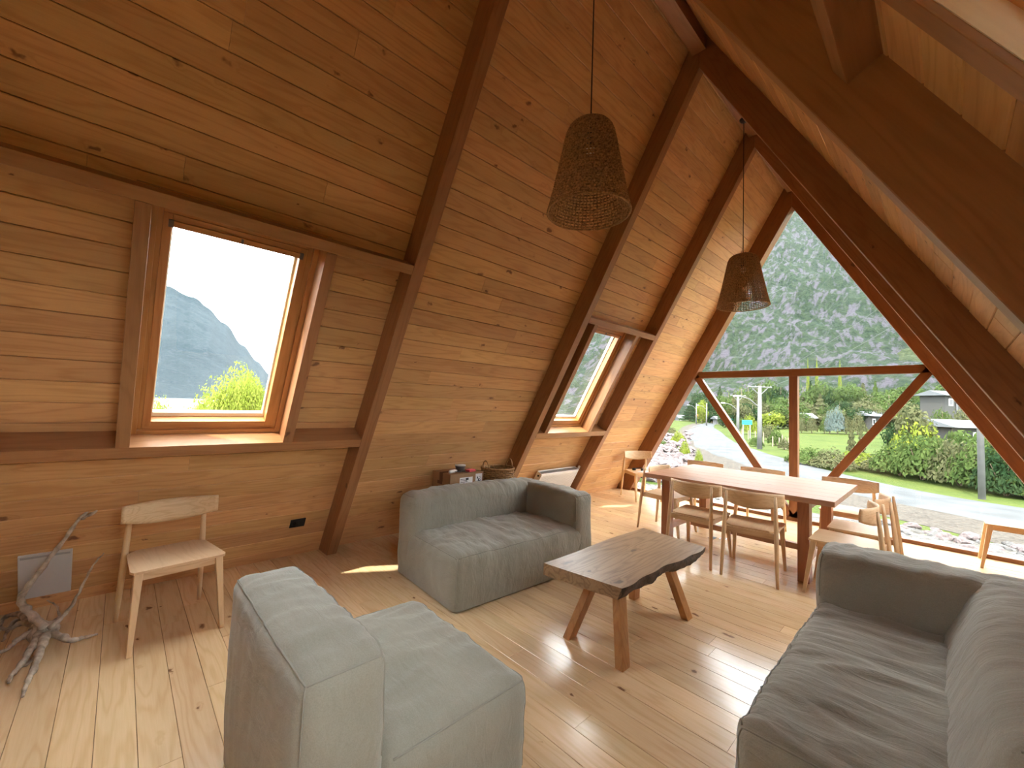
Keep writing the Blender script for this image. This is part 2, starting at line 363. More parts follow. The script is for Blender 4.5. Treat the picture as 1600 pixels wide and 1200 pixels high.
def boards(root, sg, ya, yb, wi, lo=-.12, hi=5.45, shift=0.0, stuff=False):
    k = 0; s = -.0065 - 2*PITCHB
    mb = MB() if stuff else None
    while s < hi:
        s0, s1 = s, s+PITCHB; sc = (s0+s1)/2; s = s1
        if s1 <= lo: continue
        spans = [(ya, yb)]
        if wi is not None and s1 > 1.33 and s0 < 2.76: spans = [(ya, wi['y'][0]+.02), (wi['y'][1]-.02, yb)]
        for a, b in spans:
            cuts = [a, b]
            if b-a > 1.2 and random.random() < .55:
                cuts = [a, a + (b-a)*random.uniform(.2,.8), b]
            for p, q in zip(cuts[:-1], cuts[1:]):
                L = q-p-.0012
                if L < .03: continue
                m4 = Matrix.Translation((U(sg,(p+q)/2), sc, CH + random.uniform(-.0012,.0012)))
                if stuff: mb.box((U(sg,(p+q)/2)-L/2, s0+.001, CH-.018), (U(sg,(p+q)/2)+L/2, s1-.001, CH))
                else: mk('board', board_mesh(L, PITCHB-.0028), M['board'], root, m4)
    if stuff:
        o = mb.obj('board', M['board'], root); o['kind'] = 'stuff'

BAYS = [(YB+.1, -2.55), (-2.55+T, Y0), (Y0+T, Y1), (Y1+T, Y2), (Y2+T, Y3), (Y3+T, Y4-.08)]
def winof(sg, i): return {2: WIN[(sg,0)], 4: WIN[(sg,2)], 0: WB[(sg,0)], 1: (WB[(sg,1)] if sg < 0 else None)}.get(i)
wall_left = clad(-1, 'wall_left', [(BAYS[i][0]-.1, BAYS[i][1]+.05, winof(-1,i)) for i in range(6)])
wall_right = clad(1, 'wall_right', [(BAYS[i][0]-.1, BAYS[i][1]+.05, winof(1,i)) for i in range(6)])
for i,(a,b) in enumerate(BAYS):
    if i < 2:
        boards(wall_left, -1, a, b, winof(-1,i), stuff=True); boards(wall_right, 1, a, b, winof(1,i), stuff=True)
    else:
        boards(wall_left, -1, a, b, winof(-1,i), hi=5.5)
        boards(wall_right, 1, a, b, winof(1,i), hi=5.5)

# ------------------------------------------------------------------ rafter frames, ridge beam
tn = 0
def rafter_frame(ya, yb, inset=0.0, mat='beam'):
    global tn; tn += 1
    root = empty('trim_%d' % tn, (0, ya, 0), kind='structure', label='A-shaped frame of two deep brown rafters meeting at the ridge')
    for sg in (-1, 1):
        mb = MB(); u0, u1 = urange(sg, ya, yb)
        # slope frame: cross-section s x h, mitred at the ridge and cut level at the floor
        def sl(x, z): # world (x,z) -> (s,h)
            p = SM[sg].inverted() @ Vector((x, 0, z)); return (p.y, p.z)
        ix, iz = inset*LL/HI, inset*LL/WI
        pts = [sl(sg*(WI-ix), 0), sl(0, HI-iz), sl(0, HI+DZ+.03), sl(sg*(WI+DX+.02), 0)]
        mb.prism(pts, u0, u1, lambda a,b,h: (h, a, b))
        o = mk('rafter', mb.mesh('rafter', .003, 1), M[mat], root)
        o.matrix_parent_inverse = Matrix.Identity(4); o.matrix_local = Matrix.Translation((0,-ya,0)) @ SM[sg]
    return root
for a,b in PRE: rafter_frame(a,b)
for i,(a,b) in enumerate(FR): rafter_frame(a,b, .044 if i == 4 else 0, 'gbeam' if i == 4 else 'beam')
tn += 1
rb = MB().box((YB, -.06, 4.765), (Y4, .06, 4.95)).obj('trim_%d' % tn, M['beamx'], None, Matrix.Rotation(PI/2, 4, 'Z'), bevel=.003)
tag(rb, 'brown ridge beam running along the apex of the roof', kind='structure')

# ------------------------------------------------------------------ skylights
def ring(o, i, h0, h1, parent, name, m1, m2, M4):
    """rectangular ring in slope coordinates: outer rect o, inner rect i = (u0,u1,s0,s1)"""
    a = MB().box((o[0], o[2], h0), (i[0], o[3], h1)).obj(name, m1, parent, M4, bevel=.003)
    b = MB().box((i[1], o[2], h0), (o[1], o[3], h1)).obj(name, m1, parent, M4, bevel=.003)
    c = MB().box((i[0], o[2], h0), (i[1], i[2], h1)).obj(name, m2, parent, M4, bevel=.003)
    d = MB().box((i[0], i[3], h0), (i[1], o[3], h1)).obj(name, m2, parent, M4, bevel=.003)
def skylight(n, sg, ya, yb, wi, label):
    off = wi['off']; w0, w1 = wi['y']
    root = empty('window_%d' % n, (0,0,0), kind='structure', label=label); M4 = SM[sg]
    u0, u1 = urange(sg, ya, yb); a, b = urange(sg, w0, w1)
    for nm,(s0,s1) in (('sill_bar',(1.255,1.33)), ('head_bar',(2.80,2.87))):
        MB().box((u0, s0, CH-.02 if nm=='sill_bar' else -off-.125), (u1, s1, -off)).obj(nm, M['beamx'], root, M4, bevel=.003)
    # side trimmers
    MB().box((a, 1.33, CH-.05), (a+.065, 2.80, -off)).obj('side_trimmer', M['beam'], root, M4, bevel=.003)
    MB().box((b-.068, 1.33, CH-.05), (b, 2.80, -off)).obj('side_trimmer', M['beam'], root, M4, bevel=.003)
    if sg > 0:  # thin pale boards added so the right reveals look lit
        MB().box((a+.065, 1.33, -.152), (a+.069, 2.80, -off-.012)).obj('lit_lining', M['litliner'], root, M4)
        MB().box((b-.072, 1.33, -.152), (b-.068, 2.80, -off-.012)).obj('lit_lining', M['litliner'], root, M4)
    r0 = (a, b, 1.33, 2.95)
    R = lambda l,r,bt,tp: (a+.065+l, b-.068-r, 1.33+bt, 2.87-tp)
    o1 = (a+.0, b-.0, 1.30, 2.87)
    ring(o1, R(.028,.032,.026,.085), -.30, -.145, root, 'outer_frame', M['frame'], M['framex'], M4)
    ring(R(.026,.03,.024,.083), R(.052,.062,.052,.118), -.30, -.165, root, 'outer_frame', M['frame'], M['framex'], M4)
    gb = R(.050,.060,.050,.116)
    ring(gb, R(.092,.105,.088,.172), -.27, -.158, root, 'sash', M['frame'], M['framex'], M4)
    ring(R(.090,.103,.086,.170), R(.100,.118,.118,.190), -.262, -.225, root, 'glazing_bead', M['pale'], M['pale'], M4)
    g = R(.098,.116,.116,.188)
    MB().box((g[0], g[2], -.244), (g[1], g[3], -.240)).obj('pane', M['glass'], root, M4)
    q = R(.075,.088,.0,.150)
    vb = MB().box((q[0]+.02, q[3]-.035, -.19), (q[1]-.02, q[3], -.145)).obj('vent_bar', M['framex'], root, M4, bevel=.004)
    for uu in (q[0], q[1]-.022): MB().box((uu, q[3]-.038, -.192), (uu+.022, q[3]+.002, -.142)).obj('end_cap', M['grey'], vb)
    MB().box(((q[0]+q[1])/2-.006, q[3]-.03, -.145), ((q[0]+q[1])/2+.006, q[3]-.004, -.139)).obj('latch', M['grey'], vb)
    return root
skylight(1, -1, BAYS[2][0], BAYS[2][1], WIN[(-1,0)], 'large timber skylight in the left slope above the lone chair')
skylight(2, -1, BAYS[4][0], BAYS[4][1], WIN[(-1,2)], 'timber skylight in the left slope above the white radiator')
skylight(3, 1, BAYS[2][0], BAYS[2][1], WIN[(1,0)], 'timber skylight in the right slope near the camera')
skylight(4, 1, BAYS[4][0], BAYS[4][1], WIN[(1,2)], 'timber skylight in the right slope near the glass gable')

for n_,(sg,i) in enumerate(((-1,0),(1,0),(-1,1))):  # unseen skylights, added to bring daylight in from behind the camera
    skylight(6+n_, sg, BAYS[i][0], BAYS[i][1], WB[(sg,i)], 'unseen timber skylight added for daylight in the %s slope behind the camera, %s one' % ('left' if sg < 0 else 'right', 'farther' if i == 0 else 'nearer'))
# ------------------------------------------------------------------ glass gable
gw = empty('window_5', (0,Y4,0), kind='structure', label='triangular glass gable divided by a crossbar, a post and two braces')
def gmk(name, mb, mat, bev=.003): return mb.obj(name, mat, gw, bevel=bev)
ix = .044*LL/HI
def gx(z): return (WI-ix) * (1 - z/(HI-.044*LL/WI))
mb = MB(); z0, z1 = 2.055, 2.160
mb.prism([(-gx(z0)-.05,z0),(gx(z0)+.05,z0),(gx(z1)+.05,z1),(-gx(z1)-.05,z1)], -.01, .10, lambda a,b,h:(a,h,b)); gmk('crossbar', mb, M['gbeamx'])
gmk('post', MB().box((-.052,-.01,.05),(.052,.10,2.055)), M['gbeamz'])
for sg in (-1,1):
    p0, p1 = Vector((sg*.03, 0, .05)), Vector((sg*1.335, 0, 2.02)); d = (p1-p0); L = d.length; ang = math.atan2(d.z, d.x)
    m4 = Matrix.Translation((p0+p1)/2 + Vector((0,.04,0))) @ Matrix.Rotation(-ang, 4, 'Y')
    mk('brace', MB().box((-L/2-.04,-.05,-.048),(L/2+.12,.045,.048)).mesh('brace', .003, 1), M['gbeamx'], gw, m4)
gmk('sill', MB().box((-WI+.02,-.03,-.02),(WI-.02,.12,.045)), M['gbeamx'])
pz = .045
def pane(poly):
    mb = MB(); mb.prism(poly, .055, .061, lambda a,b,h:(a,h,b)); gmk('pane', mb, M['glass'], 0)
apx = HI-.044*LL/WI
pane([(-gx(2.16),2.16),(gx(2.16),2.16),(0,apx)])
def brx(z): return .03 + 1.305*(z-.05)/1.97
for sg in (-1,1):
    pane([(sg*brx(.045),.045),(sg*gx(.045),.045),(sg*gx(2.05),2.05),(sg*brx(2.0),2.0)])
    pane([(sg*.04,.06),(sg*brx(2.05),2.055),(sg*.04,2.055)])
# the other end of the room, behind the camera: a boarded wall with a door
mb = MB()
mb.prism([(-WI-DX,0),(WI+DX,0),(0,HI+DZ)], YB-.06, YB, lambda a,b,h:(a,h,b))
wbk = mb.obj('wall_back', M['slabback']); tag(wbk, 'boarded wall at the other end of the room', kind='structure')
zz = 0.0
while zz < HI+DZ-.1:
    hw = (WI+DX)*(1-(zz+.1395)/(HI+DZ))
    if hw > .1: mk('board', board_mesh(2*hw, PITCHB-.002), M['board'], wbk, Matrix.Translation((0,YB+.018,zz+.07)) @ Matrix.Rotation(PI/2,4,'X') @ Matrix.Rotation(PI,4,'Z'))
    zz += .1395
dr = empty('door_1', (.9,YB+.02,0), kind='structure', label='plain wooden door in the end wall behind the camera')
MB().box((-.45,0,0),(.45,.045,2.05)).obj('leaf', M['beamz'], dr, bevel=.004)
MB().tube([(.36,.045,1.0),(.36,.10,1.0),(.24,.10,1.0)], .011, 8).obj('door_handle', M['metal'], dr)
for a,b,c_ in ((-.52,-.45,2.05),(.45,.52,2.05)): MB().box((a,0,0),(b,.03,c_)).obj('door_frame', M['beamz'], dr)
MB().box((-.52,0,2.05),(.52,.03,2.12)).obj('door_frame', M['beamx'], dr)

# ------------------------------------------------------------------ floor
fl = MB().box((-WI-.35, YB-.1, -.30), (WI+.35, Y4+.12, -.021)).obj('floor', M['slabback']); tag(fl, 'pale varnished pine plank floor', kind='structure')
FP = .1352; FO = .003 - FP*40
row = 0; y = FO; nfl = 0; rest = MB()
rnd = random.Random(3)
while y < Y4+.03:
    y1 = y+FP
    if y1 > YB:
        x = -WI-.3; first = True
        while x < WI+.3:
            L = rnd.choice([1.1,1.5,1.9,2.3,2.7]) * (rnd.random() if first else 1); L = max(L,.3); first = False
            x1 = min(x+L, WI+.3)
            if y > -.75:
                zz = rnd.uniform(-.0006,.0006)
                mk('plank', board_mesh(x1-x-.001, FP-.0016, .02, .0016), M['floor'], fl, Matrix.Translation(((x+x1)/2, (y+y1)/2, zz))); nfl += 1
            else: rest.box((x+.0005, y+.0008, -.02), (x1-.0005, y1-.0008, 0))
            x = x1
    y = y1
o = rest.obj('plank', M['floor'], fl); o['kind'] = 'stuff'

# things fixed to the left slope
t = empty('access_panel', label='white square access panel low on the left wall behind the driftwood', cat='panel'); t.matrix_world = SM[-1]
MB().box((-.415,.012,CH),(-.175,.395,CH+.016)).obj('panel', M['greywhite'], t, bevel=.004)
MB().box((-.405,.37,CH+.016),(-.185,.385,CH+.020)).obj('edge', M['grille'], t)
t = empty('wall_outlet', label='black double outlet low on the left wall beside the first rafter', cat='outlet'); t.matrix_world = SM[-1]
MB().box((1.178,.252,CH),(1.306,.346,CH+.008)).obj('cover_plate', M['black'], t, bevel=.003)
for uu in (1.213, 1.271): MB().lathe([(0,0),(.017,0),(.019,.003),(.021,.003),(.022,0)], 16, (uu,.299,CH+.008)).obj('socket', M['gasket'], t)

# ------------------------------------------------------------------ radiator (leans with the slope)
t = empty('radiator', label='white panel radiator under the far left skylight', cat='radiator'); t.matrix_world = SM[-1]
ra, rb_, rs0, rs1, rh0, rh1 = 4.29, 5.13, .11, .592, CH+.03, CH+.125
body = MB().box((ra,rs0,rh1-.02),(rb_,rs1,rh1)).obj('front_panel', M['white'], t, bevel=.005)
fl_ = MB()
n = 26
for i in range(n):
    u = ra+.03 + (rb_-ra-.06)*i/(n-1); fl_.box((u-.008,rs0+.03,rh1-.002),(u+.008,rs1-.03,rh1+.004))
fl_.obj('flutes', M['white'], t, bevel=.002, seg=1)
MB().box((ra,rs0,rh0),(rb_,rs1,rh0+.018)).obj('back_panel', M['white'], t, bevel=.004)
g = MB()
for i in range(40):
    u = ra+.012 + (rb_-ra-.024)*i/39; g.box((u-.003,rs1-.012,rh0+.018),(u+.003,rs1-.004,rh1-.02))
g.obj('top_grille', M['grille'], t)
for uu in (ra, rb_-.012): MB().box((uu,rs0,rh0+.018),(uu+.012,rs1,rh1-.02)).obj('side_panel', M['white'], t)
MB().tube([(rb_-.01,rs1-.06,rh0+.05),(rb_+.05,rs1-.06,rh0+.05)],.011,10).tube([(rb_+.045,rs1-.09,rh0+.05),(rb_+.045,rs1+.03,rh0+.05)],.016,12).obj('valve', M['white'], t, smooth=True)
MB().tube([(ra-.012,rs1-.05,rh0+.05),(ra+.01,rs1-.05,rh0+.05)],.014,10).obj('plug', M['black'], t, smooth=True)

# ------------------------------------------------------------------ soft slip-covered blocks
def soft_fn(a, b, r, crown=0.0, wr=.004, seed=0, lean=None, wdir=(3,12,6), sag=.0, big=0.010):
    a = Vector(a); b = Vector(b); c = (a+b)/2; hs = (b-a)/2; rv = Vector((r,r,r))
    so = Vector((seed*3.1, seed*1.7, seed*2.3))
    def f(p):
        lo = a+rv; lo.z = a.z; hi_ = b-rv
        q = Vector((min(max(p.x,lo.x),hi_.x), min(max(p.y,lo.y),hi_.y), min(max(p.z,lo.z),hi_.z)))
        d = (p-q); n = d.normalized(); s = q + n*r
        ex = Vector(((s.x-c.x)/hs.x, (s.y-c.y)/hs.y, (s.z-c.z)/hs.z))
        up = max(n.z, 0)
        s = s + Vector((0,0,crown*up*max(0,1-ex.x**2)*max(0,1-ex.y**2)))
        low = min(1, max(0, (s.z-a.z)/.10))
        bulge = sag*low
        s.x += n.x*bulge*max(0,1-ex.y**4)*max(0,1-ex.z**2); s.y += n.y*bulge*max(0,1-ex.x**4)*max(0,1-ex.z**2)
        k = Vector((s.x*wdir[0], s.y*wdir[1], s.z*wdir[2])) + so
        k.x += .8*noise.noise(s*3+so)
        w1 = (1-abs(noise.noise(k)))**3 - .4
        w2 = noise.noise(s*4.2+so)
        w3 = (1-abs(noise.noise(k*2.3)))**2 - .5
        amp = (.35+.65*up)*low
        s = s + n*(wr*2.3*w1*amp + wr*.9*w3*amp + big*w2*low)
        if lean: s.x += lean[0]*(s.z-a.z); s.y += lean[1]*(s.z-a.z)
        return s
    return f
def soft_block(name, a, b, r, parent, res=.02, **k):
    f = soft_fn(a, b, r, **k); a = Vector(a); b = Vector(b); sz = b-a
    bm = bmesh.new(); cache = {}
    def vert(p):
        key = (round(p.x,4), round(p.y,4), round(p.z,4))
        if key not in cache: cache[key] = bm.verts.new(f(p))
        return cache[key]
    N = [max(4, int(sz[i]/res)) for i in range(3)]
    for ax in range(3):
        u, v = (ax+1)%3, (ax+2)%3
        for side in (0,1):
            if ax == 2 and side == 0: continue
            g = []
            for i in range(N[u]+1):
                rw = []
                for j in range(N[v]+1):
                    p = Vector((0,0,0)); p[ax] = (b if side else a)[ax]
                    p[u] = a[u]+sz[u]*i/N[u]; p[v] = a[v]+sz[v]*j/N[v]; rw.append(vert(p))
                g.append(rw)
            for i in range(N[u]):
                for j in range(N[v]):
                    q = (g[i][j], g[i+1][j], g[i+1][j+1], g[i][j+1])
                    if not side: q = q[::-1]
                    try: bm.faces.new(q)
                    except ValueError: pass
    bmesh.ops.recalc_face_normals(bm, faces=bm.faces)
    me = bpy.data.meshes.new(name); bm.to_mesh(me); bm.free()
    return mk(name, me, M['sofa'], parent, smooth=True), f
def seam(f, pts, parent, r=.0035, n=40):
    path = []
    for p, q in zip(pts[:-1], pts[1:]):
        p = Vector(p); q = Vector(q); k = max(2, int((q-p).length/.025))
        path += [f(p.lerp(q, i/k)) for i in range(k)]
    path.append(f(Vector(pts[-1])))
    MB().tube(path, r, 6).obj('seam', M['seam'], parent, smooth=True)

# armchair in the foreground
t = empty('armchair', (-.14,.82,0), 0, label='grey linen armchair in the foreground with its back to the left wall corner', cat='armchair')
A0, A1 = (-.45,-.17,.012), (.455,.455,.40)
s1, f1 = soft_block('seat', A0, A1, .055, t, crown=.035, wr=.0065, seed=2, wdir=(9,4,8), sag=.012)
B0, B1 = (-.455,-.43,.012), (.45,-.165,.735)
s2, f2 = soft_block('backrest', B0, B1, .05, t, crown=.02, wr=.005, seed=5, wdir=(14,5,3), sag=.018)
x0,y0,z0 = B0; x1,y1,z1 = B1
seam(f2, [(x0,y0,z1),(x1,y0,z1),(x1,y1,z1),(x0,y1,z1),(x0,y0,z1)], t)
seam(f2, [(x1,y0,z1),(x1,y0,.05)], t); seam(f2, [(x0,y0,z1),(x0,y0,.05)], t); seam(f2, [(x1,y1,z1),(x1,y1,.42)], t)
x0,y0,z0 = A0; x1,y1,z1 = A1
seam(f1, [(x1,-.15,z1),(x1,y1,z1),(x0,y1,z1),(x0,-.15,z1)], t); seam(f1, [(x1,y1,z1),(x1,y1,.05)], t); seam(f1, [(x0,y1,z1),(x0,y1,.05)], t)
t['label'] = 'grey linen armchair in the foreground seen from behind its thick backrest'

def chaise(name, loc, rz, length, depth, mirror, label, seed, backlean, arm_t=.25, bt=.30, hgt=.70, seat_h=.40):
    """local frame: origin at the near front corner, y along the length, the back on the -x side (or +x when mirrored)"""
    t = empty(name, loc, rz, label=label, cat='sofa', group=None)
    sg = 1 if mirror else -1
    def X(a, b): return (min(sg*a,sg*b), max(sg*a,sg*b))
    xs = X(0, depth-.05); a, b = (xs[0], 0, .012), (xs[1], length-.08, seat_h)
    s, f = soft_block('seat', a, b, .06, t, crown=.03, wr=.008, seed=seed, wdir=(4,10,6), sag=.012, res=.022)
    fr = 0
    seam(f, [(fr,.02,seat_h),(fr,length-arm_t-.02,seat_h)], t); seam(f, [(fr,0,seat_h),(fr,0,.04)], t)
    seam(f, [(fr,0,seat_h),(sg*(depth-bt),0,seat_h)], t)
    xb = X(depth-bt, depth); a, b = (xb[0], 0, .012), (xb[1], length-.02, hgt)
    s, f = soft_block('backrest', a, b, .07, t, crown=.03, wr=.006, seed=seed+1, wdir=(5,12,3), sag=.02, lean=(sg*backlean,0), res=.022)
    seam(f, [(sg*depth,0,hgt),(sg*(depth-bt),0,hgt)], t); seam(f, [(sg*depth,0,hgt),(sg*depth,0,.05)], t)
    xa = X(0, depth-.04); a, b = (xa[0], length-arm_t, .012), (xa[1], length, hgt-.01)
    s, f = soft_block('armrest', a, b, .06, t, crown=.015, wr=.006, seed=seed+2, wdir=(12,5,4), sag=.018, res=.022)
    seam(f, [(0,length-arm_t,hgt-.01),(0,length,hgt-.01),(sg*(depth-.05),length,hgt-.01)], t); seam(f, [(0,length-arm_t,hgt-.01),(0,length-arm_t,.45)], t)
    return t
chaise('sofa', (-.91,1.795,0), math.radians(-3.2), 1.53, .97, False, 'grey linen chaise sofa standing under the left slope beside the cardboard box', 11, -.02)
chaise('sofa', (.968,1.625,0), math.radians(0), 1.72, .92, True, 'grey linen corner sofa cut off by the right edge of the view', 21, .33, arm_t=.33, bt=.525, hgt=.72, seat_h=.42)

# ------------------------------------------------------------------ coffee table
t = empty('coffee_table', (-.1,2.8,0), label='low coffee table with a thick live-edge slab on four splayed legs', cat='coffee table')
top = MB(); ys = [i/24 for i in range(25)]
r2 = random.Random(5)
def edge(v): return .250 + .042*v + .011*math.sin(v*9+1) + .007*math.sin(v*23) 
left = [(-.302 + .008*math.sin(v*8), -.645 + 1.33*v) for v in ys]
right = [(edge(v), -.575 + 1.19*v - .0*v) for v in ys]
n = len(ys)
z1_, z0_ = .432, .355
vs = []; fs = []
NX = 8
for i in range(n):
    for j in range(NX+1):
        q = j/NX; x = left[i][0]*(1-q)+right[i][0]*q; yy = left[i][1]*(1-q)+right[i][1]*q; vs.append((x, yy, z1_+.0012*noise.noise(Vector((x*6,yy*6,0)))))
base = len(vs)
for i in range(n):
    for j in range(NX+1):
        q = j/NX; v = ys[i]; tk = .078 + .006*noise.noise(Vector((i*.5, j*.5, 3)))
        x = left[i][0]*(1-q)+(right[i][0]-.030-.012*math.sin(v*15))*q; yy = left[i][1]*(1-q)+right[i][1]*q; vs.append((x, yy, z1_-tk))
W = NX+1
for i in range(n-1):
    for j in range(NX):
        fs.append((i*W+j, i*W+j+1, (i+1)*W+j+1, (i+1)*W+j)); fs.append((base+i*W+j, base+(i+1)*W+j, base+(i+1)*W+j+1, base+i*W+j+1))
    fs.append((i*W, (i+1)*W, base+(i+1)*W, base+i*W))
for j in range(NX):
    fs.append((j, base+j, base+j+1, j+1)); k = (n-1)*W; fs.append((k+j, k+j+1, base+k+j+1, base+k+j))
# close the live side under the bark
for i in range(n-1): fs.append((i*W+NX, base+i*W+NX, base+(i+1)*W+NX, (i+1)*W+NX))
MB().add(vs, fs).obj('tabletop', M['slab'], t)
bk = []; bf = []; NB = 7; nn = 60
for i in range(nn+1):
    v = i/nn; y = -.575+1.19*v
    for j in range(NB+1):
        q = j/NB; x = edge(v) - (.030+.012*math.sin(v*15))*q + .010*math.sin(q*PI) + .012*noise.noise(Vector((v*16, q*3, 2)))*(.25+q)
        bk.append((x+.001, y, z1_-.001-.078*q + (.006*noise.noise(Vector((v*20,q*2,9))) if q > .1 else 0)))
for i in range(nn):
    for j in range(NB): bf.append((i*(NB+1)+j, (i+1)*(NB+1)+j, (i+1)*(NB+1)+j+1, i*(NB+1)+j+1))
MB().add(bk, bf).obj('bark_edge', M['bark'], t, smooth=True)
for (fx,fy,tx,ty) in ((-.113,-.585,-.02,-.46),(.29,-.60,.19,-.49),(.29,.265,.20,.16),(-.125,.25,-.06,.15)):
    a = Vector((fx,fy,0)); b = Vector((tx,ty,.358)); hx, hy = .026, .04
    mb = MB(); cs = [(-hx,-hy),(hx,-hy),(hx,hy),(-hx,hy)]
    mb.add([(a.x+p,a.y+q,0) for p,q in cs]+[(b.x+p,b.y+q,.358) for p,q in cs], [(3,2,1,0),(4,5,6,7),(0,1,5,4),(1,2,6,5),(2,3,7,6),(3,0,4,7)])
    mb.obj('leg', M['legz'], t, bevel=.004)

# ------------------------------------------------------------------ dining table
t = empty('dining_table', (-.03,5.10,0), label='long red-brown wooden dining table by the glass gable', cat='dining table')
TX0, TX1, TY0, TY1, TZ = -.875, .875, -.66, .68, .77
ew = (TY1-TY0)/6
for i in range(6):
    MB().box((TX0, TY0+i*ew+.0006, TZ-.048), (TX1, TY0+(i+1)*ew-.0006, TZ)).obj('top_board', M['table'], t, bevel=.0012, seg=1)
for x in (-.66, .635):
    for y in (-.52, .52):
        MB().box((x-.045, y-.06, 0), (x+.045, y+.06, TZ-.05)).obj('leg', M['tablez'], t, bevel=.004)
    MB().box((x-.035, -.46, TZ-.13), (x+.035, .46, TZ-.05)).obj('cross_rail', M['table'], t, bevel=.003)
    MB().box((x-.03, -.46, .16), (x+.03, .46, .22)).obj('cross_rail', M['table'], t, bevel=.003)
MB().box((-.63,-.03,.13),(.605,.03,.19)).obj('stretcher', M['table'], t, bevel=.003)

# ------------------------------------------------------------------ chairs
def make_chair():
    t = empty('dining_chair', (0,0,0))
    # seat: thin ply with clipped rear corners and a soft dish
    NX_, NY_ = 14, 14; vs = []; fs = []
    def out(u): # half width at depth u (0 rear .. 1 front)
        hw = .205 + .032*u
        if u < .12: hw -= (.12-u)*.45
        if u > .95: hw -= (u-.95)*.3
        return hw
    for layer,zz in ((0,.458),(1,.444)):
        for i in range(NX_+1):
            u = i/NX_
            for j in range(NY_+1):
                q = -1+2*j/NY_; dish = -.008*(1-q*q)*math.sin(PI*min(1,u*1.1))
                vs.append((-.225+.455*u - (.006 if layer else 0)*0, q*out(u), zz+dish))
    Wd = NY_+1; bs = (NX_+1)*Wd
    for i in range(NX_):
        for j in range(NY_):
            k = i*Wd+j; fs.append((k,k+Wd,k+Wd+1,k+1)); fs.append((bs+k,bs+k+1,bs+k+Wd+1,bs+k+Wd))
        fs.append((i*Wd, bs+i*Wd, bs+(i+1)*Wd, (i+1)*Wd)); k = i*Wd+NY_; fs.append((k, k+Wd, bs+k+Wd, bs+k))
    for j in range(NY_):
        fs.append((j, j+1, bs+j+1, bs+j)); k = NX_*Wd+j; fs.append((k, bs+k, bs+k+1, k+1))
    MB().add(vs, fs).obj('seat', M['chair'], t, smooth=False)
    for sy in (-1,1):
        a, b = Vector((.262, sy*.222, 0)), Vector((.195, sy*.197, .443)); mb = MB(); w0, w1_ = .012, .021
        mb.add([(a.x+p*w0,a.y+q*w0,0) for p,q in ((-1,-1),(1,-1),(1,1),(-1,1))] + [(b.x+p*w1_,b.y+q*w1_,.443) for p,q in ((-1,-1),(1,-1),(1,1),(-1,1))],
               [(3,2,1,0),(4,5,6,7),(0,1,5,4),(1,2,6,5),(2,3,7,6),(3,0,4,7)])
        mb.obj('leg', M['chairz'], t, bevel=.004)
        p0, p1 = Vector((-.285, sy*.222, 0)), Vector((-.212, sy*.196, .765)); path = [p0.lerp(p1, k/8) for k in range(9)]
        lg = MB().tube(path, [.012,.0145,.0165,.0178,.0185,.018,.0165,.0145,.010], 10).obj('leg', M['chairz'], t, smooth=True)
        MB().tube([p0+Vector((0,0,.0)), p0+Vector((0,0,.004))], .011, 10).obj('glide', M['black'], lg)
        MB().box((-.235, sy*.186-.009, .395), (.19, sy*.186+.009, .443)).obj('apron', M['chair'], t, bevel=.002)
    MB().box((.182,-.185,.395),(.200,.185,.443)).obj('apron', M['chairy'], t, bevel=.002)
    MB().box((-.235,-.185,.395),(-.217,.185,.443)).obj('apron', M['chairy'], t, bevel=.002)
    # curved backrest board, straight on top and rounded below
    vs = []; fs = []; K = 24; R_ = 6
    for i in range(K+1):
        q = -1+2*i/K; xx = -.196 + .085*q*q
        zt_ = .778; zb_ = .628 + .045*abs(q)**2.2
        for lay in (0,1):
            for j in range(R_+1):
                v = j/R_; z = zb_ + (zt_-zb_)*v
                th = .018*(.55+.45*math.sin(PI*min(1,v*1.0)))
                lean = -.06*(z-.70)
                vs.append((xx + lean + (-th/2 if lay else th/2) - 0, q*.255, z))
    per = 2*(R_+1)
    for i in range(K):
        for j in range(R_):
            k = i*per+j; fs.append((k, k+per, k+per+1, k+1)); k += R_+1; fs.append((k, k+1, k+per+1, k+per))
        k = i*per; fs.append((k, k+R_+1, k+per+R_+1, k+per)); k = i*per+R_; fs.append((k, k+per, k+per+R_+1, k+R_+1))
    for k0 in (0, K*per): fs += [(k0+j, k0+j+1, k0+R_+1+j+1, k0+R_+1+j) for j in range(R_)]
    MB().add(vs, fs).obj('backrest', M['chairy'], t, smooth=True)
    me = t.children[-1].data
    return t
ch0 = make_chair()
CH_ = [(-1.985,.31,6,'pale ash chair alone against the left wall under the skylight', None),
       (-.275,4.43,90,'ash dining chair with its back to the camera, nearer the left end of the table', None),
       (.235,4.43,97,'ash dining chair with its back to the camera, nearer the right end of the table', None),
       (-.925,5.075,-3,'ash dining chair pushed in at the left end of the long table', None),
       (-2.055,6.45,-33,'ash chair in the far left corner holding papers and a black gadget', None),
       (-.885,6.00,-94,'ash dining chair on the window side of the table, leftmost of three', None),
       (-.15,5.99,-90,'ash dining chair on the window side, middle one behind the table', None),
       (.735,5.99,-90,'ash dining chair on the window side at the right end of the table', None),
       (.915,4.515,180,'ash dining chair at the right end of the table, nearer the grey sofa', None),
       (.945,5.11,181,'ash dining chair at the right end of the table, nearer the glass', None),
       (2.0,6.70,180,'ash chair by the glass at the right edge, only seat and one leg showing', None)]
for i,(x,y,a,lab,_) in enumerate(CH_):
    c = ch0 if i == 0 else copytree(ch0)
    c.location = (x,y,0); c.rotation_euler = (0,0,math.radians(a)); tag(c, lab, 'chair', 'ash dining chairs')

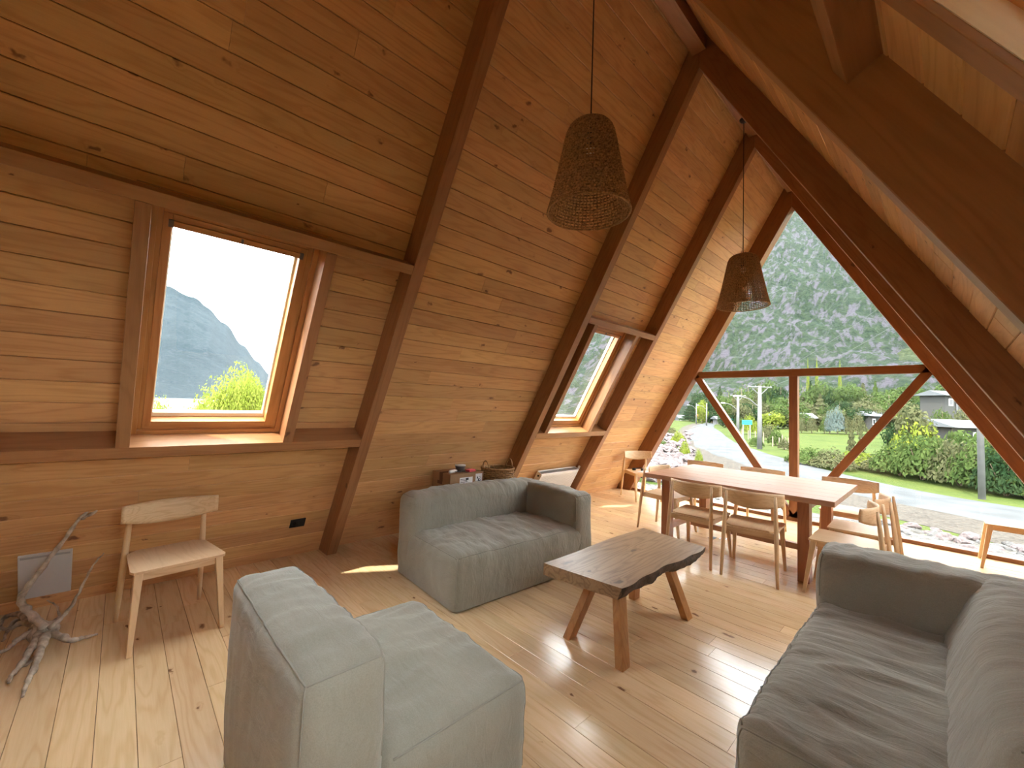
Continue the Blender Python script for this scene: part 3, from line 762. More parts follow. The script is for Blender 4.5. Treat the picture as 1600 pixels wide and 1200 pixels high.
# ------------------------------------------------------------------ pendant lamps
def shade_mesh():
    prof = [(.012,.560),(.06,.562),(.105,.553),(.130,.530),(.143,.50),(.155,.45),(.172,.36),(.192,.26),(.213,.16),(.232,.07),(.245,.02),(.250,0)]
    def at(t_):
        k = t_*(len(prof)-1); i = min(int(k), len(prof)-2); f = k-i
        return (prof[i][0]*(1-f)+prof[i+1][0]*f, prof[i][1]*(1-f)+prof[i+1][1]*f)
    # arc-length parametrise
    sm = [at(i/400) for i in range(401)]; acc = [0]
    for i in range(400): acc.append(acc[-1]+math.dist(sm[i],sm[i+1]))
    def al(u):
        d = u*acc[-1]
        import bisect
        i = min(bisect.bisect_left(acc, d), 400); return sm[i]
    mb = MB(); NR, NC = 36, 58
    for i in range(NR):
        r, z = al(.05+.95*i/(NR-1)); pts = []
        for k in range(NC*2):
            a = PI*k/NC; w_ = .0042*(1 if (k+i)%2 else -1); pts.append(((r+w_)*math.cos(a), (r+w_)*math.sin(a), z + .001*math.sin(a*7+i)))
        mb.tube(pts, .0056, 5, closed=True)
    for k in range(NC):
        a = 2*PI*k/NC; pts = []
        for i in range(40):
            r, z = al(.03+.97*i/39); pts.append((r*math.cos(a), r*math.sin(a), z))
        mb.tube(pts, .0034, 4)
    return mb.mesh('woven_shade', fixn=False)
SHM = shade_mesh(); SHM.materials.append(M['weave'])
def pendant(y, zbot, lab):
    t = empty('pendant_lamp', (0,y,zbot), label=lab, cat='pendant lamp', group='woven pendant lamps')
    o = mk('lamp_shade', SHM, None, t)
    MB().tube([(.25*math.cos(a*PI/40), .25*math.sin(a*PI/40), .0) for a in range(80)], .0065, 6, closed=True).obj('rim', M['basket'], t, smooth=True)
    MB().tube([(0,0,.52),(0,0,4.765-zbot)], .0042, 8).obj('cord', M['cord'], t, smooth=True)
    MB().lathe([(0,-.03),(.03,-.03),(.042,-.012),(.045,0),(0,0)], 20, (0,0,4.765-zbot)).obj('ceiling_rose', M['black'], t, smooth=True)
    MB().lathe([(0,.07),(.018,.07),(.02,.0),(.02,-.03),(0,-.03)], 16, (0,0,.46)).obj('bulb_socket', M['black'], t)
    MB().lathe([(0,-.065),(.015,-.062),(.026,-.045),(.03,-.028),(.022,-.01),(.014,.0),(.0,.0)], 18, (0,0,.43)).obj('bulb', M['bulb'], t, smooth=True)
pendant(2.02, 2.70, 'large woven seagrass pendant lamp, the nearer of two')
pendant(4.84, 2.66, 'woven seagrass pendant lamp farther off, hanging over the dining table')

# ------------------------------------------------------------------ box, basket and small things
def place(name, loc, rz, lab, cat, group=None): return empty(name, loc, math.radians(rz), label=lab, cat=cat, group=group)
t = place('cardboard_box', (-2.0,2.49,0), 0, 'tall brown cardboard box with shipping labels behind the chaise sofa', 'box')
bw_, bd, bh = .44, .33, .765
MB().box((-bd,0,0),(0,bw_,bh)).obj('carton', M['card'], t, bevel=.004)
MB().box((-bd*.5-.003,.0,bh),(-bd*.5+.003,bw_,bh+.0012)).obj('flap_gap', M['cardd'], t)
MB().box((-bd*.5-.03,-.001,bh-.09),(-bd*.5+.03,bw_+.001,bh+.0018)).obj('packing_tape', M['cardd'], t)
lb = MB().box((0,.12,bh-.17),(.0015,.29,bh-.045)).obj('shipping_label', M['paper'], t)
ik = MB()
rr = random.Random(2)
for k in range(7):
    ik.box((.0015,.13,bh-.155+k*.015),(.0022,.13+rr.uniform(.05,.10),bh-.149+k*.015))
ik.box((.0015,.20,bh-.075),(.0022,.235,bh-.052))
for k in range(9): ik.box((.0015,.245+k*.004,bh-.15),(.0022,.2465+k*.004,bh-.12))
ik.obj('print', M['ink'], lb)
lb = MB().box((0,.33,bh-.105),(.0015,.42,bh-.02)).obj('shipping_label', M['paper'], t)
ik = MB()
for k in range(7):
    for j in range(7):
        if rr.random() < .5: ik.box((.0015,.35+k*.007,bh-.10+j*.007),(.0022,.357+k*.007,bh-.093+j*.007))
ik.obj('print', M['ink'], lb)
MB().box((0,.32,bh-.16),(.0015,.37,bh-.125)).obj('sticker', M['yellow'], t)
MB().box((-.23,-.0015,bh-.12),(-.14,0,bh-.085)).obj('hand_hole', M['cardd'], t)
t = place('plastic_tub', (-2.12,2.70,.768), 0, 'smoke grey plastic tub on top of the cardboard box', 'tub')
MB().lathe([(0,0),(.045,0),(.055,.055),(.058,.06),(.053,.06),(.043,.004),(0,.004)], 24).obj('tub', M['grey'], t, smooth=True)
MB().lathe([(0,.068),(.058,.068),(.061,.06),(.058,.058)], 24).obj('lid', M['greywhite'], t, smooth=True)
t = place('tube', (-2.06,2.56,.785), 20, 'white squeeze tube lying on the cardboard box', 'tube')
MB().tube([(0,-.07,0),(0,-.05,0),(0,.04,0),(0,.05,0)], [.006,.018,.017,.01], 12).obj('body', M['white'], t, smooth=True)
MB().tube([(0,.048,0),(0,.07,0)], .011, 12).obj('cap', M['greywhite'], t)
t = place('pink_case', (-2.05,2.79,.768), 10, 'pink plastic case on the right side of the cardboard box', 'case')
MB().box((-.03,-.05,0),(.03,.05,.022)).obj('case', M['pink'], t, bevel=.006)
MB().box((-.031,-.051,.010),(.031,.051,.0125)).obj('lid_gap', M['cardd'], t)
t = place('sunglasses', (-2.02,2.64,.768), 5, 'black sunglasses lying at the front edge of the cardboard box', 'sunglasses')
for sy in (-1,1):
    MB().lathe([(0,0),(.022,0),(.024,.003),(.022,.005),(0,.005)], 18, (.0,sy*.032,.012)).obj('lens', M['black'], t, M=None)
    MB().tube([(-.0,sy*.056,.016),(-.09,sy*.058,.012),(-.12,sy*.055,.004)], .003, 6).obj('temple', M['black'], t)
MB().tube([(0,-.012,.016),(.002,0,.018),(0,.012,.016)], .002, 6).obj('bridge', M['black'], t)
# basket
t = place('wicker_basket', (-2.02,3.155,0), 0, 'tall wicker basket with two loop handles beside the cardboard box', 'basket')
mb = MB(); NRr, NCc = 36, 30
def br(z): return .135+.045*(z/.78)
for i in range(NRr):
    z = .012+.755*i/(NRr-1); pts = []
    for k in range(NCc*2):
        a = PI*k/NCc; rad = br(z) + .005*(1 if ((k//2)+i)%2 else -1); pts.append((rad*math.cos(a), rad*math.sin(a), z))
    mb.tube(pts, .0115, 4, closed=True)
o = mb.obj('woven_side', M['basket'], t, smooth=False, fixn=False)
st = MB()
for k in range(NCc):
    a = 2*PI*k/NCc; st.tube([(br(z)*math.cos(a), br(z)*math.sin(a), z) for z in (0,.2,.4,.6,.775)], .006, 5)
st.obj('stakes', M['basket'], t)
MB().lathe([(0,.0),(.13,.0),(.13,.015),(0,.015)], 24).obj('base', M['basket'], t)
MB().tube([(.183*math.cos(a*PI/24), .183*math.sin(a*PI/24), .782) for a in range(48)], .013, 6, closed=True).obj('rim', M['basket'], t, smooth=True)
for sy in (-1,1):
    MB().tube([(.05*math.cos(a*PI/14), sy*(.172+.012*math.sin(a*PI/14)), .785+.085*math.sin(a*PI/14)) for a in range(15)], .0075, 8).obj('handle', M['basket'], t, smooth=True)
# things on the corner chair
c5 = Vector((-2.055,6.45,.455))
t = place('papers', (-1.98,6.45,.456), -25, 'loose white papers on the seat of the corner chair', 'papers')
for k in range(4): MB().box((-.09+.01*k,-.12-.006*k,.002*k),(.09,.11-.01*k,.002*k+.0012)).obj('sheet', M['paper'], t, M=Matrix.Rotation(.12*k,4,'Z'))
t = place('headphones', (-2.12,6.47,.458), 30, 'black headphones lying on the corner chair beside the papers', 'headphones')
MB().tube([(.07*math.cos(a*PI/14), .075*math.sin(a*PI/14), .03+.008*math.sin(a*PI/7)) for a in range(15)], .008, 8).obj('headband', M['black'], t, smooth=True)
for sx in (-1,1): MB().lathe([(0,0),(.03,0),(.034,.012),(.034,.028),(.026,.036),(0,.036)], 20, (sx*.07,-.01,.001)).obj('ear_cup', M['gasket'], t, smooth=True)
# floor outlets under the table
for i,(x,y) in enumerate(((-.43,5.20),(-.33,5.27))):
    t = place('floor_outlet', (x,y,0), 0, ('black square floor outlet under the dining table, left one' if i == 0 else 'steel rimmed floor outlet under the dining table, right one'), 'outlet', 'floor outlets')
    MB().box((-.035,-.05,.0005),(.035,.05,.005)).obj('cover', M['black'] if i == 0 else M['metal'], t, bevel=.002)
    MB().box((-.02,-.035,.005),(.02,.035,.007)).obj('flap', M['black'], t, bevel=.0008, seg=1)

# ------------------------------------------------------------------ driftwood root
def onx(px, py, X):
    d = ray(px, py); return CAM + d*((X-CAM.x)/d.x)
O = gp(66, 985, 0.06)
t = empty('driftwood', (O.x, O.y, 0), label='grey twisted driftwood root leaning on the floor before the access panel', cat='driftwood')
def loc(p): return (p.x-O.x, p.y-O.y, p.z)
rt = random.Random(4)
def branch(pts, r0, r1, name='branch'):
    P = [Vector(loc(p)) if isinstance(p, Vector) else Vector(p) for p in pts]; path = []; k = 6
    for i in range(len(P)-1):
        a = P[max(i-1,0)]; b = P[i]; c_ = P[i+1]; d = P[min(i+2,len(P)-1)]
        for q in range(k):
            u = q/k; path.append(.5*((2*b)+(c_-a)*u+(2*a-5*b+4*c_-d)*u*u+(3*b-a-3*c_+d)*u**3))
    path.append(P[-1]); m_ = len(path)
    path = [p + Vector((rt.uniform(-1,1),rt.uniform(-1,1),rt.uniform(-1,1)))*.003 for p in path]
    rad = [(r0*(1-i/(m_-1)) + r1*i/(m_-1))*(1+.18*math.sin(i*1.9)+.1*rt.random()) for i in range(m_)]
    MB().tube(path, rad, 9).obj(name, M['drift'], t, smooth=True)
xo = O.x
branch([gp(70,985,.07), onx(45,958,xo-.03), onx(32,938,xo-.06), onx(48,912,xo-.08), onx(90,858,xo-.12), onx(125,812,xo-.16), onx(165,782,xo-.20), onx(203,754,xo-.24)], .022, .004)
branch([onx(128,812,xo-.165), onx(150,800,xo-.17), onx(166,772,xo-.2), onx(188,745,xo-.22)], .011, .003)
branch([gp(75,985,.07), onx(98,965,xo), onx(120,935,xo), onx(142,890,xo-.02), onx(163,865,xo-.04)], .013, .003)
branch([gp(80,975,.06), onx(92,965,xo-.05), onx(88,948,xo-.08), onx(72,940,xo-.1)], .008, .003)
for q in ([(60,985),(30,1000),(12,1015),(-20,1030)], [(62,990),(40,1030),(18,1058),(15,1068)], [(70,995),(55,1040),(42,1070),(34,1092)], [(80,990),(110,1002),(130,998),(152,993)],
          [(60,980),(35,975),(10,985),(-10,975)], [(58,978),(30,962),(5,968),(0,988)], [(75,992),(62,1018),(48,1035),(25,1048)], [(62,975),(40,965),(18,978),(5,1003)]):
    pts = [gp(a,b, .055 if i == 0 else (.045 if i == 1 else .018)) for i,(a,b) in enumerate(q)]
    branch(pts, .020, .005, 'root')
kb = MB(); bmk = bmesh.new(); bmesh.ops.create_icosphere(bmk, subdivisions=3, radius=.06)
for v in bmk.verts: v.co = v.co*(1+.5*noise.noise(v.co*22)); v.co.z *= .8
me = bpy.data.meshes.new('knot'); bmk.to_mesh(me); bmk.free(); mk('stump', me, M['drift'], t, Matrix.Translation((0,0,.055)), smooth=True)

# ================================================================== outdoors
def groundmat():
    m, nt, b = newmat('meadow_ground'); N = nt.nodes.new; L = nt.links.new
    tc = N('ShaderNodeTexCoord'); a = N('ShaderNodeTexNoise'); a.inputs['Scale'].default_value = .35; a.inputs['Detail'].default_value = 6; L(tc.outputs['Object'], a.inputs[0])
    c_ = N('ShaderNodeTexNoise'); c_.inputs['Scale'].default_value = 9; c_.inputs['Detail'].default_value = 4; L(tc.outputs['Object'], c_.inputs[0])
    ad = N('ShaderNodeMath'); ad.operation = 'ADD'; L(a.outputs[0], ad.inputs[0]); L(c_.outputs[0], ad.inputs[1])
    r = N('ShaderNodeValToRGB'); mr = N('ShaderNodeMapRange'); mr.inputs[1].default_value = .7; mr.inputs[2].default_value = 1.3; L(ad.outputs[0], mr.inputs[0]); L(mr.outputs[0], r.inputs[0])
    e = r.color_ramp.elements; e[0].color = (.016,.029,.005,1); e[1].color = (.047,.057,.012,1); q = e.new(.5); q.color = (.032,.045,.009,1)
    L(r.outputs[0], b.inputs['Base Color']); b.inputs['Roughness'].default_value = .95
    bp = N('ShaderNodeBump'); bp.inputs['Strength'].default_value = .8; bp.inputs['Distance'].default_value = .08; L(c_.outputs[0], bp.inputs['Height']); L(bp.outputs[0], b.inputs['Normal'])
    return m
def gravelmat(name, c0, c1, sc=14):
    m, nt, b = newmat(name); N = nt.nodes.new; L = nt.links.new
    tc = N('ShaderNodeTexCoord'); v = N('ShaderNodeTexVoronoi'); v.inputs['Scale'].default_value = sc; L(tc.outputs['Object'], v.inputs[0])
    n_ = N('ShaderNodeTexNoise'); n_.inputs['Scale'].default_value = 1.2; n_.inputs['Detail'].default_value = 5; L(tc.outputs['Object'], n_.inputs[0])
    sp = N('ShaderNodeSeparateXYZ'); L(v.outputs['Color'], sp.inputs[0]); ad = N('ShaderNodeMath'); ad.operation = 'ADD'; L(sp.outputs[0], ad.inputs[0]); L(n_.outputs[0], ad.inputs[1])
    mr = N('ShaderNodeMapRange'); mr.inputs[1].default_value = .4; mr.inputs[2].default_value = 1.4; L(ad.outputs[0], mr.inputs[0])
    mx = N('ShaderNodeMix'); mx.data_type = 'RGBA'; L(mr.outputs[0], mx.inputs[0]); mx.inputs[6].default_value = (*c0,1); mx.inputs[7].default_value = (*c1,1); L(mx.outputs[2], b.inputs['Base Color'])
    b.inputs['Roughness'].default_value = .9; bp = N('ShaderNodeBump'); bp.inputs['Strength'].default_value = .6; bp.inputs['Distance'].default_value = .04; L(v.outputs['Distance'], bp.inputs['Height']); L(bp.outputs[0], b.inputs['Normal']); return m
def mountmat(name, g0, g1, rk, vs=1.0, bias=.5):
    m, nt, b = newmat(name); N = nt.nodes.new; L = nt.links.new
    tc = N('ShaderNodeTexCoord'); mp = N('ShaderNodeMapping'); mp.inputs['Scale'].default_value = (.30*vs,.14*vs,.09*vs); mp.inputs['Rotation'].default_value = (0,.35,0); L(tc.outputs['Object'], mp.inputs[0])
    a = N('ShaderNodeTexNoise'); a.inputs['Scale'].default_value = 1; a.inputs['Detail'].default_value = 8; a.inputs['Roughness'].default_value = .62; L(mp.outputs[0], a.inputs[0])
    c_ = N('ShaderNodeTexNoise'); c_.inputs['Scale'].default_value = .45*vs; c_.inputs['Detail'].default_value = 6; c_.inputs['Roughness'].default_value = .7; L(tc.outputs['Object'], c_.inputs[0])
    mx = N('ShaderNodeMix'); mx.data_type = 'RGBA'; mr = N('ShaderNodeMapRange'); mr.inputs[1].default_value = .38; mr.inputs[2].default_value = .62; L(c_.outputs[0], mr.inputs[0]); L(mr.outputs[0], mx.inputs[0]); mx.inputs[6].default_value = (*g0,1); mx.inputs[7].default_value = (*g1,1)
    m2 = N('ShaderNodeMix'); m2.data_type = 'RGBA'; r2_ = N('ShaderNodeMapRange'); r2_.inputs[1].default_value = bias; r2_.inputs[2].default_value = bias+.09; L(a.outputs[0], r2_.inputs[0]); L(r2_.outputs[0], m2.inputs[0]); L(mx.outputs[2], m2.inputs[6]); m2.inputs[7].default_value = (*rk,1)
    L(m2.outputs[2], b.inputs['Base Color']); b.inputs['Roughness'].default_value = 1; b.inputs['Specular IOR Level'].default_value = .1
    bp = N('ShaderNodeBump'); bp.inputs['Strength'].default_value = 1; bp.inputs['Distance'].default_value = 5; L(c_.outputs[0], bp.inputs['Height']); L(bp.outputs[0], b.inputs['Normal']); return m
M['ground'] = groundmat()
M['gravel'] = gravelmat('gravel_bank', (.026,.024,.021), (.092,.088,.08), 7)
M['roadm'] = plain('road_dirt', (.047,.050,.052), .9, var=.22, vscale=.8, bump=.3, bscale=6)
M['verge'] = gravelmat('road_verge', (.028,.024,.020), (.05,.044,.037), 12)
M['mount'] = mountmat('mountain_forest_rock', (.007,.017,.009), (.024,.038,.016), (.058,.052,.064))
M['mounthaze'] = mountmat('far_mountain_haze_blue', (.010,.019,.026), (.020,.033,.036), (.034,.042,.052), 1.0, .54)  # blue of the distance haze is mixed into these forest colours
m, nt, b = newmat('lake_water'); b.inputs['Base Color'].default_value = (.032,.042,.048,1); b.inputs['Roughness'].default_value = .35; M['water'] = m

for k_ in ('ground','gravel','roadm','verge','water','rock','rockp','concrete','roofm','wallh','whiteout','trunk','post','teal','red','rust'):
    M[k_].node_tree.nodes['Principled BSDF'].inputs['Specular IOR Level'].default_value = .06
# terrain
def terr(x, y):
    z = 0
    if y > 60: z += min(1,(y-60)/110)*10*max(0,min(1,(x+30)/50))
    return z + .10*noise.noise(Vector((x*.15,y*.15,0)))
def coords(a, b, n, p=1.0): return [a+(b-a)*(i/n)**p for i in range(n+1)]
xs = [-70]+coords(-60,-16,16)+coords(-14,14,28)+coords(16,60,16)+coords(80,420,8); ys_ = coords(-60,0,8)[:-1]+coords(0,60,48)+coords(64,560,30)
vs = []; fs = []
for yy in ys_:
    for xx in xs:
        x_ = xx - max(0,(yy-60))*.55 if xx == xs[0] else xx
        vs.append((x_, yy, GZ + terr(xx,yy) - (2.5 if xx == xs[0] else 0)))
Wd = len(xs)
for i in range(len(ys_)-1):
    for j in range(Wd-1): fs.append((i*Wd+j, i*Wd+j+1, (i+1)*Wd+j+1, (i+1)*Wd+j))
g = MB().add(vs, fs).obj('ground', M['ground'], smooth=True); tag(g, 'green meadow and pasture outside the house', kind='structure')
lk = MB().box((-2600,-1500,GZ-2.4),(-40,2600,GZ-2.2)).obj('lake', M['water']); tag(lk, 'pale lake below the far mountain seen through the near skylight', kind='structure')
# road
def strip(name, near, far, dz, m, lab):
    A = [gp(*p) for p in near]; B = [gp(*p) for p in far]; n = 48
    def samp(P):
        out = []; k = len(P)-1
        for i in range(n+1):
            t_ = i/n*k; j = min(int(t_), k-1); u = t_-j; a=P[max(j-1,0)]; b_=P[j]; c_=P[j+1]; d=P[min(j+2,k)]
            out.append(.5*((2*b_)+(c_-a)*u+(2*a-5*b_+4*c_-d)*u*u+(3*b_-a-3*c_+d)*u**3))
        return out
    A = samp(A); B = samp(B); vs = []; fs = []; K = 6
    for i in range(n+1):
        for j in range(K+1):
            p = A[i].lerp(B[i], j/K); vs.append((p.x, p.y, GZ + terr(p.x,p.y) + dz + (0 if 0 < j < K else -.05)))
    for i in range(n):
        for j in range(K): fs.append((i*(K+1)+j, i*(K+1)+j+1, (i+1)*(K+1)+j+1, (i+1)*(K+1)+j))
    o = MB().add(vs, fs).obj(name, m, smooth=True); tag(o, lab, kind='structure'); return o
near = [(1900,905),(1700,862),(1600,838),(1500,812),(1375,786),(1240,756),(1160,730),(1110,712),(1084,700),(1071,684),(1076,672),(1098,663.5)]
far = [(1900,850),(1700,815),(1600,799),(1487,780),(1375,757),(1244,724),(1180,706),(1144,691),(1127,679),(1116,671),(1116,667),(1122,662.5)]
strip('road', near, far, .10, M['roadm'], 'pale unpaved road curving away outside the glass gable')
strip('road_shoulder', [(1900,945),(1700,900),(1600,865),(1500,838),(1375,808),(1240,775),(1150,745),(1095,722),(1070,706),(1060,688),(1062,672),(1080,664)], far, .06, M['verge'], 'brown dirt shoulder of the road')
# gravel and rubble bank by the house
bk_ = []
vs = []; fs = []; nx, ny = 60, 30
for i in range(ny+1):
    for j in range(nx+1):
        x = -16+32*j/nx; y = 7.4+9.8*i/ny; v = i/ny
        z = GZ + terr(x,y) + 1.35*max(0,1-v)**1.5 + .10*noise.noise(Vector((x*1.5,y*1.5,0))); vs.append((x, y, z+.03))
for i in range(ny):
    for j in range(nx): k = i*(nx+1)+j; fs.append((k,k+1,k+nx+2,k+nx+1))
o = MB().add(vs, fs).obj('gravel_bank', M['gravel'], smooth=True); tag(o, 'gravel bank sloping from the house to the road', kind='structure')
def bank(x, y):
    if y < 17.2:
        v = (y-7.4)/9.8; return GZ + terr(x,y) + 1.35*max(0,1-v)**1.5
    return GZ + terr(x,y)
# rocks
def rockmesh(seed, sub=2):
    bm = bmesh.new(); bmesh.ops.create_icosphere(bm, subdivisions=sub, radius=1); o_ = Vector((seed*7.3, seed*3.1, seed))
    for v in bm.verts:
        n_ = v.co.normalized(); d = 1+.45*noise.noise(n_*1.3+o_)+.18*noise.noise(n_*3.5+o_)
        v.co = n_*d; v.co.z *= .7
    me = bpy.data.meshes.new('rock'); bm.to_mesh(me); bm.free(); return me
RK = [rockmesh(i) for i in range(6)]
for i,me in enumerate(RK): me.materials.append(M['rock'] if i % 2 else M['rockp'])
rg = random.Random(11); rocks = []; ROWN = [0,0,0]
for px in range(1385, 1640, 13):
    for r_ in range(3):
        py = 812+ (px-1385)*.20 + r_*15 + rg.uniform(-6,6)
        p = gp(px+rg.uniform(-8,8), py+8, GZ+.4)
        for _ in range(4): p = gp(px, py+8, bank(p.x,p.y)+.05)
        sc = rg.uniform(.11,.24)*(1.25 if r_ == 2 else .9)
        if any((p-q).length < (sc+s_)*.8 for q,s_ in rocks): continue
        rocks.append((p, sc)); o = mk('rock', RK[rg.randrange(6)], None)
        o.location = (p.x, p.y, bank(p.x,p.y)+sc*.3); o.scale = (sc*rg.uniform(.9,1.4), sc*rg.uniform(.8,1.2), sc*rg.uniform(.7,1.1)); o.rotation_euler = (rg.uniform(-.3,.3), rg.uniform(-.3,.3), rg.uniform(0,6.3))
        tag(o, '%s boulder outside the glass, %s from the left in the %s row' % ('pinkish' if o.data.materials[0] == M['rockp'] else 'grey', ORD[ROWN[r_]], ('far','middle','near')[r_]), 'rock', 'boulders outside the glass gable'); ROWN[r_] += 1
# riprap heap on the left as one mass
tmp = rockmesh(3,1); bv = [v.co.copy() for v in tmp.vertices]; bf_ = [tuple(p.vertices) for p in tmp.polygons]
def heap(name, lab, fpts, mat, n_, s0, s1, seed):
    rg = random.Random(seed); mb = MB()
    for _ in range(n_):
        x, y, zb = fpts(rg); s_ = rg.uniform(s0,s1); rot = Matrix.Rotation(rg.uniform(0,6.3),3,'Z') @ Matrix.Rotation(rg.uniform(-.6,.6),3,'X'); sc = Vector((s_*rg.uniform(.8,1.4), s_, s_*rg.uniform(.6,1)))
        mb.add([rot @ Vector((v.x*sc.x, v.y*sc.y, v.z*sc.z)) + Vector((x,y,zb)) for v in bv], bf_)
    o = mb.obj(name, mat, fixn=False); tag(o, lab, 'rocks', None, 'stuff'); return o
def hp(rg):
    u, v = rg.random(), rg.random(); a = gp(1015+70*v, 745-60*v-10*(1-u) + 0*u); c_ = gp(1078, 705)
    px = 1005+ u*75; lo = 690 + (1-u)*12; py = rg.uniform(lo-14 if u > .4 else lo, 755)
    p = gp(px, py); return p.x, p.y, GZ+rg.uniform(0,.35)
heap('riprap', 'heap of pinkish grey broken rock along the bend of the road', hp, M['rockp'], 620, .14, .36, 5)
def hp2(rg):
    x = rg.uniform(-9,9); y = rg.uniform(9,17.5); return x, y, bank(x,y)+.02
heap('rubble', 'small grey rubble between the house and the road', hp2, M['rock'], 1400, .04, .12, 6)

# ------------------------------------------------------------------ plants
def leafcloud(seed, n_, kind, ls):
    rg = random.Random(seed); vs = []; fs = []; lobes = [(Vector((rg.uniform(-.45,.45), rg.uniform(-.45,.45), rg.uniform(.35,1.35))), rg.uniform(.38,.62)) for _ in range(9)]
    for _ in range(n_):
        if kind in ('round','froth'):
            c_, r_ = lobes[rg.randrange(9)]; d = Vector((rg.gauss(0,1),rg.gauss(0,1),rg.gauss(0,1))).normalized(); p = c_ + d*r_*rg.uniform(.75,1.05)
        elif kind == 'cone':
            z = rg.random()**1.4; lay = .75+.25*math.sin(z*42); r_ = (1-z)*.75*lay*rg.uniform(.7,1.05); a = rg.uniform(0,6.283); p = Vector((r_*math.cos(a), r_*math.sin(a), .15+z*1.85)); d = Vector((math.cos(a),math.sin(a),.5))
        elif kind == 'poplar':
            z = rg.random(); r_ = .38*math.sin(PI*min(1,z*.9+.12))*rg.uniform(.6,1.05); a = rg.uniform(0,6.283); p = Vector((r_*math.cos(a), r_*math.sin(a), .1+z*1.9)); d = Vector((math.cos(a),math.sin(a),.6))
        else: # shrub
            a = rg.uniform(0,6.283); q = math.sqrt(rg.random()); h = (1-q*q*.7)*(.55+.45*noise.noise(Vector((math.cos(a)*q*3+seed, math.sin(a)*q*3, seed)))+.35); z = h*rg.uniform(.35,1.0)*1.2; p = Vector((q*math.cos(a), q*math.sin(a), z)); d = Vector((math.cos(a)*q,math.sin(a)*q,.6))
        n1 = (d + Vector((rg.uniform(-.7,.7),rg.uniform(-.7,.7),rg.uniform(-.7,.7)))).normalized()
        t1 = n1.cross(Vector((rg.uniform(-1,1),rg.uniform(-1,1),rg.uniform(-1,1)))).normalized(); t2 = n1.cross(t1); s_ = ls*rg.uniform(.6,1.3); k = len(vs)
        vs += [p-t1*s_, p+t2*s_*.5, p+t1*s_, p-t2*s_*.5]; fs.append((k,k+1,k+2,k+3))
    me = bpy.data.meshes.new('foliage'); me.from_pydata([tuple(v) for v in vs], [], fs); return me
FOL = {}
def folmesh(kind, mat, seed):
    key = (kind, mat, seed)
    if key not in FOL:
        n_, ls = {'round': (1500,.085), 'cone': (1500,.085), 'poplar': (1000,.07), 'shrub': (1700,.075), 'froth': (6500,.034)}[kind]
        me = leafcloud(seed, n_, kind, ls); me.materials.append(M[mat]); FOL[key] = me
    return FOL[key]
TRK = {}
def trunkmesh(kind):
    if kind not in TRK:
        mb = MB()
        if kind == 'shrub':
            for k in range(5): a = k*1.26; mb.tube([(0,0,-.05),(.25*math.cos(a),.25*math.sin(a),.35),(.45*math.cos(a),.45*math.sin(a),.7)], [.03,.02,.01], 5)
        else:
            mb.tube([(0,0,-.05),(.02,0,.5),(0,.02,1.2),(0,0,1.6)], [.05,.04,.025,.01], 6)
            for k in range(6): a = k*1.05; z = .45+.14*k; mb.tube([(0,0,z),(.25*math.cos(a),.25*math.sin(a),z+.22)], [.02,.008], 5)
        me = mb.mesh('trunk'); me.materials.append(M['trunk']); TRK[kind] = me
    return TRK[kind]
rp = random.Random(21)
def plant(name, pos, rad, h, kind, mat, lab, group=None, cat=None):
    t = empty(name, pos, rp.uniform(0,6.28)); cat = cat or ('bush' if kind == 'shrub' else 'tree')
    tag(t, lab, cat, group)
    if 'behind the camera' in lab: t.rotation_euler = (0,0,0)
    hh = {'froth': 1.85, 'shrub': 1.1, 'round': 1.85, 'cone': 2.0, 'poplar': 2.0}[kind]
    f = mk('foliage', folmesh(kind, mat, rp.randrange(1,4)), None, t); f.scale = (rad, rad, h/hh)
    k = mk('trunk' if kind != 'shrub' else 'stem', trunkmesh(kind), None, t); k.scale = (rad, rad, h/hh)
    return t
def plant_px(name, px, py, dist, toppy, wpx, kind, mat, lab, group=None, z=None):
    """base on the ground along the line of sight, its height and width from how tall and wide it stands at that distance"""
    d = ray(px, toppy); hd = math.hypot(d.x, d.y); top = CAM + d*(dist/hd); g = GZ + terr(top.x, top.y) if z is None else z
    depth = (Vector((top.x, top.y, 0)) - Vector((CAM.x, CAM.y, 0))).dot(Vector((CF.x, CF.y, 0)))
    rad = wpx*.5*depth/F_PX
    return plant(name, (top.x, top.y, g), rad*.9, max(.4, top.z-g), kind, mat, lab, group)
# bushes behind the road
G1 = 'bushes on the far side of the road'; BN = {}
for (px,dist,tp,wp,mt,kd) in [(1262,34,700,69.0,'leafg','shrub'),(1300,33,704,69.0,'leafo','shrub'),(1340,35,706,73.6,'leafy','shrub'),(1376,34,712,69.0,'leafo','shrub'),(1405,33,690,80.5,'leafg','shrub'),(1430,37,660,80.5,'leafy','shrub'),(1440,32,676,92.0,'leafg','shrub'),(1470,34,690,80.5,'leafo','shrub'),(1498,31,688,87.39999999999999,'leafo','shrub'),(1510,36,668,92.0,'leafg','shrub'),(1535,30,684,92.0,'leafg','shrub'),(1560,34,672,80.5,'leafd','shrub'),(1570,29,700,87.39999999999999,'leafd','shrub'),(1600,29,720,80.5,'leafg','shrub'),(1640,29,730,92.0,'leafg','shrub')]:
    BN[mt] = BN.get(mt,-1)+1; plant_px('bush', px, 0, dist, tp, wp, kd, mt, '%s bush across the road, %s of its green from the left' % ({'leafg':'mid green','leafo':'dull olive','leafy':'bright yellow-green','leafd':'dark green'}[mt], ORD[BN[mt]]), G1)
for (px,dist,tp,wp,mt) in [(1330,36,660,30,'leafo'),(1345,38,664,26,'leafo')]:
    plant_px('tree', px, 0, dist, tp, wp, 'cone', mt, 'young wispy tree in the pasture, %s one' % ('left' if px < 1335 else 'right'), 'young trees in the pasture')
